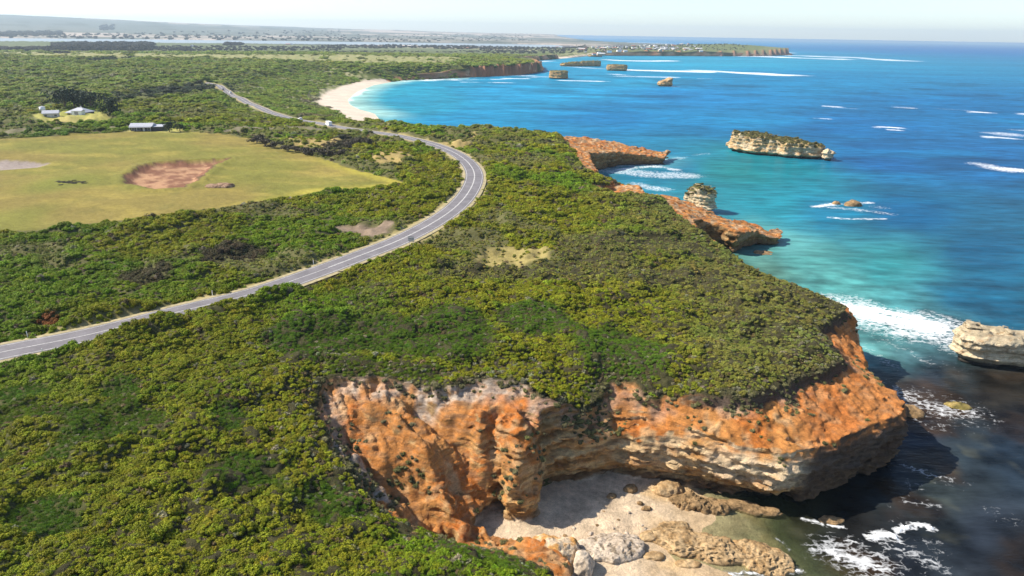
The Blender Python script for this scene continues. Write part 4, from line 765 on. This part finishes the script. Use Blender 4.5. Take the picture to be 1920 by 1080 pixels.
# ------------------------------------------------------------------ rocks
def rock(name, label, cat, px, py, z, w_, l_, h_, seed, rot=0, col=((.50,.36,.20),(.36,.22,.10)), pits=0., flat=.6, amp=.3, group=None, sub=5, offs=(0, 0)):
    import bmesh
    bm = bmesh.new(); bmesh.ops.create_icosphere(bm, subdivisions=sub, radius=1); v = np.array([p.co for p in bm.verts]); fq = np.array([[q.index for q in f_.verts] for f_ in bm.faces]); bm.free()
    u = v.copy(); u[:, 2] = np.sign(v[:, 2])*np.abs(v[:, 2])**(1-flat*.5); r_ = np.hypot(v[:, 0], v[:, 1]); prof_ = (1+.35*flat*r_**2)
    u[:, 0] *= prof_; u[:, 1] *= prof_
    q = np.column_stack([u[:, 0]*w_/2, u[:, 1]*l_/2, u[:, 2]*h_])
    sc_ = max(.5, (w_+l_)/2*.35); o_ = seed*17.3
    dsp = (n3(q+o_, sc_, 3, seed)-.5)*2*amp*sc_+(n3(q+o_, .8, 3, seed+1)-.5)*.55*min(1, sc_)
    if pits: dsp -= pits*ss(.52, .7, n3(q+o_, .42, 2, seed+2, .4))*ss(-.1, .3, v[:, 2]); 
    nn = v*np.array([1, 1, .8]); nn[:, :2] *= 1.15; q = q+nn*dsp[:, None]; q[:, 2] += (strata(q[:, 2]*5+seed)-.5)*.12
    c_, s2 = math.cos(rot), math.sin(rot); q = np.column_stack([q[:, 0]*c_-q[:, 1]*s2, q[:, 0]*s2+q[:, 1]*c_, q[:, 2]])
    p = at(px, py, z); a_ = n3(q+o_, 1.2, 3, seed+4); b_ = n3(q+o_, .35, 2, seed+5)
    cc = mix(col[0], col[1], ss(.35, .65, a_)); cc = cc*(.7+.6*b_)[:, None]
    if pits: cc = mix(cc, [.10, .07, .035], ss(.56, .72, n3(q+o_, .42, 2, seed+2, .4))*.7)
    o = mk(name, q, fq, M_rock, cc); o.location = (p[0]+offs[0], p[1]+offs[1], z-h_*.15); return tag(o, label, cat, group)
M_rock = mat('shore rock', attr='col', n_scale=[(2.5, .28), (9, .2)], bump=[(2.5, .3), (9, .12)], spec=.1)
TAN = ((.50,.35,.19),(.36,.23,.11)); BR = ((.34,.22,.11),(.20,.13,.065)); PALE = ((.60,.50,.39),(.48,.39,.30)); OR = ((.66,.52,.36),(.56,.29,.09))
rock('boulder', 'large orange and cream boulder on the sand beside the green foreground slope', 'boulder', 1030, 1045, 1.2, 8.5, 6.5, 3.6, 1, .3, OR, flat=.3, amp=.32, sub=6)
rock('boulder', 'tan pillar-like boulder right beside the orange and cream boulder', 'boulder', 1092, 1062, 1.0, 3.4, 3.6, 2.9, 2, .2, PALE, flat=.2, amp=.3)
rock('rock_ledge', 'smooth pale grey rock ledge in the middle of the cove sand', 'rock', 1145, 1028, .7, 8.6, 4.8, 1.3, 3, .15, PALE, pits=.18, flat=.8, amp=.34, sub=6)
rock('rock_platform', 'honeycombed brown rock platform between cove sand and sea', 'rock', 1305, 1022, .25, 12, 5.2, 1.0, 4, -.25, TAN, pits=.45, flat=.9, amp=.36, sub=6)
rock('rock_platform', 'rounded seaward lobe at the tip of the honeycombed platform', 'rock', 1425, 1046, .05, 7.5, 5.2, 1.1, 5, -.5, TAN, pits=.45, flat=.9, amp=.3, sub=6)
rock('rock_ledge', 'thin brown ledge above the honeycombed platform beside the green pool', 'rock', 1262, 995, .2, 4.6, 3.2, .7, 6, .4, TAN, pits=.2, flat=1, amp=.25)
rock('fallen_rock', 'rounded tan slab leaning at the foot of the cliff at the head of the pool', 'rock', 1252, 918, .5, 5.0, 3.2, 1.5, 7, .35, TAN, flat=.5, amp=.25)
rock('fallen_rock', 'dark jagged rock heap below the tan slab by the green pool', 'rock', 1292, 945, .3, 6.6, 4.0, 1.9, 8, -.35, BR, pits=.4, flat=.3, amp=.65, sub=6)
rock('fallen_rock', 'brown broken rock at the seaward end of the dark rock heap', 'rock', 1340, 952, .1, 4.6, 3.2, 1.5, 9, -.2, BR, pits=.35, flat=.4, amp=.45)
rock('rock_ledge', 'low wet brown ledge running along under the overhang', 'rock', 1400, 952, .0, 9.0, 2.4, .6, 10, -.25, BR, pits=.15, flat=.9, amp=.3)
rock('boulder', 'dark boulder alone at the shadow edge on the sand', 'boulder', 1182, 917, .8, 2.2, 1.9, .95, 11, .3, BR, flat=.4, amp=.25, sub=4)
rock('boulder', 'low dark rock lying across the shadow edge, left of the lone dark boulder', 'rock', 1147, 931, .8, 1.7, 1.1, .45, 12, .6, BR, flat=.4, amp=.3, sub=4)
rock('boulder', 'small dark upright rock on clean sand left of the rock heap', 'rock', 1200, 944, .6, 1.0, .9, .5, 13, 0, BR, flat=.3, amp=.25, sub=4)
rock('boulder', 'flat brown stone just below the small dark upright rock', 'rock', 1212, 953, .6, 1.4, .8, .3, 14, .3, BR, flat=.6, amp=.25, sub=4)
rock('boulder', 'grey-brown boulder between the pale ledge and the honeycombed platform', 'boulder', 1216, 1006, .5, 2.4, 1.9, .7, 15, .3, TAN, flat=.6, amp=.25, sub=4)
rock('boulder', 'low stone on the sand below the pale ledge', 'rock', 1225, 1042, .4, 2.8, 1.4, .5, 16, .1, TAN, flat=.7, amp=.25, sub=4)
rock('boulder', 'tan stone in the wash under the near edge of the platform', 'rock', 1290, 1058, .1, 3.2, 1.5, .5, 17, -.1, TAN, flat=.7, amp=.3, sub=4)
rock('reef_rock', 'larger brown rock awash in the foam patch below the green-topped island', 'rock', 1599, 385, 0, 7.5, 5, 3.0, 18, 0, BR, flat=.3, amp=.3, sub=4)
rock('reef_rock', 'smaller dark rock tip left of the larger brown rock in the foam patch', 'rock', 1568, 382, 0, 4, 3, 1.4, 19, 0, BR, flat=.3, amp=.3, sub=4)
rock('reef_rock', 'mossy brown rock just above water in the foam off the orange headland', 'rock', 1797, 762, 0, 4.4, 3.0, 1.0, 20, -.3, ((.32,.24,.09),(.2,.16,.05)), flat=.6, amp=.4, sub=4)
rock('reef_rock', 'dark rock in the headland shadow with a pale top', 'rock', 1706, 773, 0, 5.0, 4.2, 1.3, 21, -.5, BR, flat=.4, amp=.4, sub=4)
rock('reef_rock', 'small brown rock splashed by foam at the edge of the big shadow', 'rock', 1560, 976, 0, 3.4, 1.8, .55, 22, 0, BR, flat=.6, amp=.4, sub=4)
rock('reef_rock', 'dark wave-washed rock at the foot of the jutting orange headland tip', 'rock', 1432, 474, 0, 6, 5, .5, 23, .2, BR, flat=.7, amp=.4, sub=4)
STL = ['pale', 'dark', 'pale', 'pale', 'dark', 'pale']
for i, (px, py, w0) in enumerate([(1120,985,.7),(1108,1000,.9),(1076,990,.6),(1160,975,.5),(1205,985,.45),(1210,992,.5),(1132,960,.6),(1098,965,.5),(1150,990,.4),(1060,1005,.7),(1040,1010,.5),(1175,1000,.6),(1052,985,.45),(960,1000,.7),(945,1008,.5),(1115,940,.4),(1180,960,.5)]):
    rock('stone', 'small pale stone on the cove sand' if i % 3 else 'small brown stone on the cove sand', 'stone', px, py, .85, w0, w0*.8, w0*.35, 30+i, i, PALE if i % 3 else BR, flat=.3, amp=.2, sub=3, group='small stones on the cove sand')
# ------------------------------------------------------------------ trees
def crown_mat(name, col):
    m = bpy.data.materials.new(name); m.use_nodes = True; t = m.node_tree; b = t.nodes['Principled BSDF']; sh = t.nodes.new('ShaderNodeAttribute'); sh.attribute_name = 'shade'
    x = t.nodes.new('ShaderNodeVectorMath'); x.operation = 'SCALE'; x.inputs[0].default_value = col; t.links.new(sh.outputs['Fac'], x.inputs['Scale']); t.links.new(x.outputs[0], b.inputs['Base Color']); b.inputs['Roughness'].default_value = .7; b.inputs['Specular IOR Level'].default_value = .1; return m
M_dark = crown_mat('dark cypress leaf', (.035, .05, .03)); M_purp = crown_mat('dusky leaf', (.075, .065, .05)); M_bark = mat('bark', (.16, .11, .08), n_scale=[(6, .3)])
def crown(m, seed, w_, h_, z0, dens=620):
    g = np.random.default_rng(seed); V = []; Q = []; S = []
    nl = 16; cen = [(np.array([g.normal()*.26, g.normal()*.26, g.uniform(.1, .85)]), g.uniform(.22, .4)) for _ in range(nl)]
    for k in range(dens):
        c_, lr = cen[k % nl]; d_ = g.normal(size=3); d_ /= np.linalg.norm(d_); p = c_+d_*lr*g.uniform(.6, 1.05)*np.array([1, 1, .7]); p = p*np.array([w_, w_, h_])+np.array([0, 0, z0])
        nr = d_+g.normal(size=3)*.5; nr /= np.linalg.norm(nr); u = np.cross(nr, g.normal(size=3)); u /= np.linalg.norm(u); v = np.cross(nr, u); s_ = g.uniform(.25, .5); b = len(V); V += [p-u*s_, p-v*s_*.7, p+u*s_, p+v*s_*.7]; Q.append((b, b+1, b+2, b+3)); S += [g.uniform(.7, 1.35)]*4
    return mk('crown', V, Q, m, smooth=False, extra={'shade': S}, link=False)
def tree_proto(name, m, seed, w_, h_, z0):
    t = empty(name, (0, 0, 0)); c_ = crown(m, seed, w_, h_, z0); C.objects.link(c_); c_.parent = t
    b = MB().tube((0, 0, -.6), (.15, .1, z0+h_*.35), .32, .17); b.tube((.1, .05, z0*.8), (w_*.22, .2, z0+h_*.45), .15, .07); b.tube((.1, .05, z0*.7), (-w_*.2, -.3, z0+h_*.4), .14, .06); b.build('trunk', M_bark, t); return t
TR = [tree_proto('cypress_tree', M_dark, 1, 6.5, 6.0, 1.6), tree_proto('cypress_tree', M_dark, 2, 8, 5.5, 1.2), tree_proto('coastal_tree', M_purp, 3, 5.5, 3.6, .5)]
usedp = set()
def ground_z(x, y): return float(surface(np.array([x]), np.array([y]))[4][0])
def tree(k, px, py, sc_, label, group=None):
    x_, y_ = at(px, py, 20.5); o = TR[k] if k not in usedp else copy_tree(TR[k]); usedp.add(k); o.location = (x_, y_, ground_z(x_, y_)-.1); o.scale = (sc_, sc_, sc_*random.uniform(.9, 1.1)); o.rotation_euler = (0, 0, random.uniform(0, 6)); tag(o, label, 'tree', group)
tree(0, 211, 220, 1.9, 'big round dark tree standing right of the white-roofed farmhouse')
tree(1, 122, 203, 2.1, 'dark cypress at the left end of the belt behind the farmhouse', 'dark trees behind the farmhouse')
tree(1, 140, 201, 2.1, 'dark cypress second from the left in the belt behind the farmhouse', 'dark trees behind the farmhouse')
tree(0, 156, 201, 2.1, 'dark cypress just behind the farmhouse roof ridge', 'dark trees behind the farmhouse')
tree(1, 172, 203, 2.1, 'dark cypress at the right end of the belt behind the farmhouse', 'dark trees behind the farmhouse')
tree(0, 193, 217, .5, 'small dark tree on the pale yard beside the farmhouse')
tree(0, 318, 249, .85, 'dark spreading tree with bare trunk right of the flat-roofed house', 'dark trees beside the flat-roofed house')
tree(1, 338, 248, .75, 'dark tree at the far end of the yard by the flat-roofed house', 'dark trees beside the flat-roofed house')
tree(1, 302, 243, .6, 'low dark tree touching the right wall of the flat-roofed house', 'dark trees beside the flat-roofed house')
for i, (px, py, s_) in enumerate([(482,268,1.0),(498,274,1.0),(515,278,.8),(540,284,.85),(555,286,.75),(572,290,.9),(586,291,.8),(607,293,.9),(624,294,.9),(640,294,.8),(655,276,.9),(672,274,1.0),(690,276,.8)]):
    tree(2, px, py, s_, ['dusky tree at the left end of the row along the field edge', 'dusky tree second from the left in the row along the field edge', 'dusky tree third from the left in the field edge row', 'dusky tree fourth from the left, past the gap in the field edge row', 'smaller dusky tree fifth from the left in the field edge row', 'dusky tree sixth from the left in the field edge row', 'dusky tree seventh from the left in the field edge row', 'dusky tree eighth from the left in the field edge row', 'dusky tree ninth from the left in the field edge row', 'dusky tree at the near right end of the field edge row', 'dusky tree behind the row, left of the other two by the dry clearing', 'largest dusky tree behind the row near the road', 'dusky tree behind the row, closest to the road'][i], 'dusky trees along the field edge')

qx, qy = at(413, 349, 20.6); rock('rubble_mound', 'brown rubble mound in the dry field right of the big pit', 'rubble mound', 413, 349, ground_z(qx, qy)+.1, 9, 5.5, 1.3, 61, .1, ((.36,.24,.16),(.18,.11,.07)), flat=.4, amp=.5, sub=5)
ex, ey = at(130, 344, 20.7); rp = np.column_stack([rng.normal(ex, 2.6, 22), rng.normal(ey, 1.6, 22)]); scatter('rush_clump', np.column_stack([rp, [ground_z(*p) for p in rp]]), rng.uniform(.6, 1.2, (22, 1))*np.array([[.06, .055, .03]]), np.full((22, 3), 1.1)*[1, 1, .22], rng.integers(0, 3, 22))
# ------------------------------------------------------------------ houses, shed, tank
M_wall = mat('dark weatherboard', (.10, .09, .10), n_scale=[(2, .2)]); M_light = mat('pale render', (.55, .52, .50), n_scale=[(1, .12)]); M_roof = mat('pale metal roof', (.40, .41, .45), n_scale=[(.8, .1)], rough_=.5)
M_white = mat('white paint', (.80, .80, .80), n_scale=[(1, .05)], rough_=.45, spec=.4); M_glass = mat('window glass', (.06, .08, .11), rough_=.1, spec=.6); M_trim = mat('trim', (.65, .63, .6)); M_blk = mat('rubber', (.03, .03, .03)); M_galv = mat('galvanised metal', (.30, .29, .31), n_scale=[(3, .1)], rough_=.5)
def house(name, label, px, py, L_, W_, h_, rise, wallm, roofm, rot, hip=0., wing=False, chimney=False, z=20.8, windows=4):
    x_, y_ = at(px, py, z); gz = ground_z(x_, y_); o = empty(name, (x_, y_, gz-.15), rot); tag(o, label, 'house'); a, b = L_/2, W_/2
    MB().box(-a, -b, -1.2, a, b, h_).build('wall', wallm, o)
    e = .6; r_ = MB(); hx = a+e-hip*(b+e); v = [(-a-e, -b-e, h_+.02), (a+e, -b-e, h_+.02), (a+e, b+e, h_+.02), (-a-e, b+e, h_+.02), (-hx, 0, h_+rise), (hx, 0, h_+rise)]
    v2 = [(p[0], p[1], p[2]+.18) for p in v]; f = [(0, 1, 5, 4), (2, 3, 4, 5), (1, 2, 5), (3, 0, 4), (3, 2, 1, 0)]; r_.add(v2, f[:4]); r_.add(v, [f[4]]); r_.add([v[0], v[1], v[2], v[3], v2[0], v2[1], v2[2], v2[3]], [(0, 1, 5, 4), (1, 2, 6, 5), (2, 3, 7, 6), (3, 0, 4, 7)])
    rf = r_.build('roof', roofm, o)
    if chimney: MB().box(-.4, .6, h_+.2, .3, 1.3, h_+rise+1.0).build('chimney', M_light, rf)
    n = windows
    for i in range(n):
        cx = -a+L_*(i+.5)/n
        if i == n//2: MB().box(cx-.5, -b-.06, 0, cx+.5, -b+.02, 2.1).build('door', M_trim, o); continue
        w_ = MB().box(cx-.85, -b-.07, .8, cx+.85, -b+.02, 2.1).build('window', M_trim, o); MB().box(cx-.72, -b-.10, .92, cx+.72, -b-.075, 1.98).build('pane', M_glass, w_)
    w_ = MB().box(-a-.07, -1.0, .8, -a+.02, 1.0, 2.1).build('window', M_trim, o); MB().box(-a-.10, -.85, .92, -a-.075, .85, 1.98).build('pane', M_glass, w_)
    if wing:
        MB().box(a+.02, -b+.8, -1.2, a+5, b-.4, h_-.4).build('side_wing', wallm, o); MB().prism([(-b+.1, h_-.38), (b+.2, h_-.38), (b+.2, h_+.25), (-b+.1, h_-.12)], a+.05, a+5.6).build('wing_roof', roofm, o)
    for i in range(4): MB().box(-a+i*L_/3-.06, -b-1.9, -1, -a+i*L_/3+.06, -b-1.78, h_-.2).build('verandah_post', M_trim, o) if windows > 3 else None
    if windows > 3: MB().prism([(-b-2.1, h_-.2), (-b-.62, h_-.02), (-b-.62, h_+.06), (-b-2.1, h_-.12)], -a-.3, a+.3).build('verandah_roof', roofm, o)
    return o
house('farmhouse', 'flat-roofed dark house with pale metal roof at the top edge of the dry field', 269, 245, 10.5, 7.5, 2.8, 1.3, M_wall, M_roof, R_(12), wing=True)
house('farmhouse', 'dark-walled farmhouse with a pale hipped roof in front of the cypress belt', 152, 214, 12, 9, 2.8, 2.6, M_wall, M_roof, R_(-8), hip=1., chimney=True)
house('cottage', 'small pale-walled cottage left of the lawn and farmhouse', 97, 219, 8, 6.5, 2.6, 1.6, M_light, M_roof, R_(25), windows=3)
x_, y_ = at(148, 218, 20.8); o = empty('shed', (x_, y_, ground_z(x_, y_)-.1), R_(-6)); tag(o, 'low white shed in front of the dark-walled farmhouse', 'shed'); MB().box(-3.4, -1.7, -.8, 3.4, 1.7, 2.3).build('wall', M_white, o); MB().prism([(-2, 2.31), (2, 2.31), (2, 2.45), (0, 3.0), (-2, 2.45)], -3.6, 3.6).build('roof', M_roof, o); MB().box(-1.4, -1.76, 0, 1.2, -1.69, 2.0).build('door', M_galv, o)
x_, y_ = at(81, 213, 20.8); o = empty('water_tank', (x_, y_, ground_z(x_, y_)-.1)); tag(o, 'small white round water tank left of the pale cottage', 'water tank'); MB().tube((0, 0, 0), (0, 0, 2.8), 1.7, 1.7, 20).build('tank_wall', M_white, o, True); MB().tube((0, 0, 2.79), (0, 0, 3.3), 1.78, .15, 20).build('lid', M_roof, o)
# ------------------------------------------------------------------ vehicles and roadside things
def vehicle(name, label, cat, px, py, lane, L_=4.6, W_=1.85, body=M_white, van=False):
    x_, y_, z_, ang = road_at(px, py, lane); o = empty(name, (x_, y_, z_-.06), ang); tag(o, label, cat); a, b = L_/2, W_/2
    prof = [(-a, .45), (-a+.1, .3), (a-.1, .3), (a, .5), (a-.05, .95), (a-.9, 1.1), (-a+.1, 1.15), (-a, 1.0)] if not van else [(-a, .45), (-a+.1, .3), (a-.1, .3), (a, .5), (a-.05, 1.1), (a-.7, 1.3), (a-1.2, 2.2), (a-.4, 2.6), (a-1.0, 2.85), (-a+.15, 2.85), (-a, 2.7)]
    MB().prism([(p, q) for p, q in prof], -b, b, 'y').build('body', body, o)
    if not van: MB().prism([(-a+.35, 1.12), (a-1.0, 1.08), (a-1.7, 1.62), (-a+.9, 1.66)], -b+.12, b-.12, 'y').build('cabin', M_glass, o); MB().prism([(-a+.85, 1.64), (a-1.65, 1.61), (a-1.8, 1.70), (-a+1.0, 1.72)], -b+.14, b-.14, 'y').build('roof', body, o)
    else:
        MB().prism([(a-.75, 1.34), (a-1.18, 2.12), (a-1.14, 2.15), (a-.70, 1.38)], -b+.12, b-.12, 'y').build('windscreen', M_glass, o)
        for sgn in (-1, 1): MB().box(-a+1.2, sgn*b-(.02 if sgn < 0 else -.0), 1.5, -a+2.6, sgn*b+(.02 if sgn > 0 else 0), 2.1).build('side_window', M_glass, o)
    for sx_ in (-a+.85, a-.85):
        for sy_ in (-1, 1):
            w_ = MB().tube((sx_, sy_*(b-.2), .34), (sx_, sy_*(b+.02), .34), .34, .34, 12).build('wheel', M_blk, o); MB().tube((sx_, sy_*(b+.0), .34), (sx_, sy_*(b+.04), .34), .19, .19, 8).build('rim', M_galv, w_)
    for sy_ in (-1, 1): MB().box(a-.04, sy_*(b-.35)-.16, .62, a+.02, sy_*(b-.35)+.16, .82).build('headlight', M_trim, o)
vehicle('campervan', 'white campervan on the road at the bend nearest the beach scrub', 'van', 622, 226, -1.7, 6.4, 2.2, van=True)
vehicle('parked_car', 'white car on the road left of the campervan', 'car', 553, 210, 1.7)
vehicle('parked_car', 'white car at the far end of the road where it meets the scrub', 'car', 428, 166, 1.7)
vehicle('parked_car', 'silver car right behind the white one at the far road end', 'car', 420, 163, -1.7, body=M_galv)
def road_sign(px, py, off):
    x_, y_, z_, ang = road_at(px, py, off); o = empty('road_sign', (x_, y_, z_-.2), R_(-12)); tag(o, 'grey rectangular road sign seen from behind beside the curving road', 'road sign')
    for s_ in (-.55, .55): MB().tube((s_, .05, -.8), (s_, .05, 2.6), .045, .045).build('post', M_galv, o)
    b_ = MB().box(-.85, -.02, 1.15, .85, .0, 2.55).build('board', M_galv, o)
    for z2 in (1.5, 2.2): MB().box(-.8, -.06, z2-.03, .8, -.025, z2+.03).build('brace', M_trim, b_)
road_sign(757, 458, 5.4)
for (px, py, off, lb) in [(60,640,-5.2,'white guide post on the far verge where the road enters at the left'),(86,660,5.0,'white guide post on the near verge at the left edge scrub'),(413,561,-5.0,'white guide post on the far verge where the shaded scrub hides the road'),(605,499,-5.0,'white guide post on the far verge at the start of the visible bend')]:
    x_, y_, z_, ang = road_at(px, py, off); o = empty('guide_post', (x_, y_, z_-.25), ang); tag(o, lb, 'guide post', 'white guide posts along the road'); MB().box(-.06, -.05, -.3, .06, .05, 1.25).build('post', M_white, o); MB().box(-.065, -.03, .95, -.061, .03, 1.12).build('reflector', mat('red reflector', (.5, .03, .02)) if 'red reflector' not in bpy.data.materials else bpy.data.materials['red reflector'], o)
# ------------------------------------------------------------------ the town on the far point
M_tw = [M_white, M_light, mat('tan brick', (.42, .30, .22)), mat('grey cladding', (.40, .42, .45))]; M_tr = [M_roof, mat('dark roof', (.12, .12, .14)), mat('red roof', (.35, .14, .09)), M_white]
protos = []
for i in range(6):
    L_, W_, h_ = random.choice([(14, 9, 3.2), (18, 10, 5.5), (22, 11, 3.6), (12, 9, 5.8), (30, 12, 4.2)]); me = MB().box(-L_/2, -W_/2, -2, L_/2, W_/2, h_); b = me.build('house', M_tw[i % 4]); rf = MB().prism([(-W_/2-.5, h_+.02), (W_/2+.5, h_+.02), (0, h_+2.4)], -L_/2-.5, L_/2+.5); rf = rf.build('roof', M_tr[(i*3+1) % 4]); rf.parent = b; protos.append([b, rf])
tz = lambda x_, y_: float(far_height(np.array([x_]), np.array([y_]))[0])
TP = pts([(1085,99,5),(1130,99,18),(1200,97,18),(1300,95,20),(1340,97,20),(1290,90,20),(1180,89,15),(1080,92,8)]); cnt = 0; used_h = set()
town = []
while len(town) < 95:
    q = TP.min(0)+np.random.default_rng(len(town)*7+cnt).random(2)*(TP.max(0)-TP.min(0)); cnt += 1
    if inside(q[:1], q[1:], TP)[0] and all(np.hypot(*(q-t_)) > 19 for t_ in town) and (n2(q[0], q[1], 120, 2, 130) > .40): town.append(q)
    if cnt > 6000: break
for px, py in [(812,84),(835,88),(845,89),(860,87),(875,91),(905,87),(930,86),(700,85),(706,85),(770,86),(540,84),(546,84),(360,88),(980,87),(1000,86),(1020,88),(1045,86),(1060,89),(1070,87)]: town.append(np.array(at(px, py, 6)))
for i, q in enumerate(town):
    k = i % 6; src = protos[k][0]; o = src if k not in used_h else copy_tree(src); used_h.add(k); far_ = i >= len(town)-19
    o.location = (q[0], q[1], tz(*q)); o.rotation_euler = (0, 0, random.choice([0, .3, 1.2, 1.57])); o.scale = (.95,)*3
    tag(o, ['far white building with a pale roof', 'far white building with a red roof', 'far tan building', 'far pale building', 'far grey building', 'far long white building'][k]+(' on the plain by the lagoon' if far_ else ' in the town on the distant point'), 'house', 'farm buildings on the far plain' if far_ else 'houses of the town on the far point')
# woods and tree belts too far to tell apart
ft = []
for (px0, px1, py0, py1, n, h_) in [(-20,95,91,97,260,13),(100,285,82,95,800,15),(60,285,89,96,700,9),(285,640,87,94,420,7),(420,455,82,85,60,14),(600,900,84,90,420,8),(815,1100,84,92,420,8),(900,1100,88,100,500,6),(1080,1380,89,98,420,5),(100,130,103,110,50,7),(0,640,66,76,420,16),(640,1000,70,78,260,12),(0,120,64,68,160,22),(190,215,62,64,60,22),(1130,1400,95,101,400,4),(300,900,95,98,200,5)]:
    for _ in range(n):
        q = at(random.uniform(px0, px1), random.uniform(py0, py1)+.0164*(random.uniform(px0, px1)-(px0+px1)/2)*0, 6); ft.append((q[0], q[1], h_*random.uniform(.5, 1.1)))
ft = np.array(ft); fi = -sdp(ft[:, 0], ft[:, 1], FN); dfar = np.hypot(ft[:, 0], ft[:, 1]); fz = far_height(ft[:, 0], ft[:, 1]); ft = ft[(fi > 25) & (fz > 2)]; fz = far_height(ft[:, 0], ft[:, 1]); n = len(ft)
scatter('distant_woodland', np.column_stack([ft[:, :2], fz]), mix([.035, .038, .035], [.075, .075, .055], rng.random(n)), np.column_stack([ft[:, 2]*1.1, ft[:, 2]*1.1, ft[:, 2]]), rng.integers(0, 3, n))
# ------------------------------------------------------------------ haze
hz_b = MB().box(-16000, -160, -6, 13000, 21000, 330)
hm = bpy.data.materials.new('sea air'); hm.use_nodes = True; t = hm.node_tree; t.nodes.remove(t.nodes['Principled BSDF']); pv = t.nodes.new('ShaderNodeVolumePrincipled')
pv.inputs['Color'].default_value = (.70, .86, 1, 1); pv.inputs['Density'].default_value = 6e-5; pv.inputs['Anisotropy'].default_value = .2
t.links.new(pv.outputs[0], t.nodes['Material Output'].inputs['Volume'])
tag(hz_b.build('haze', hm), kind='stuff')
print('all', time.time()-T0)
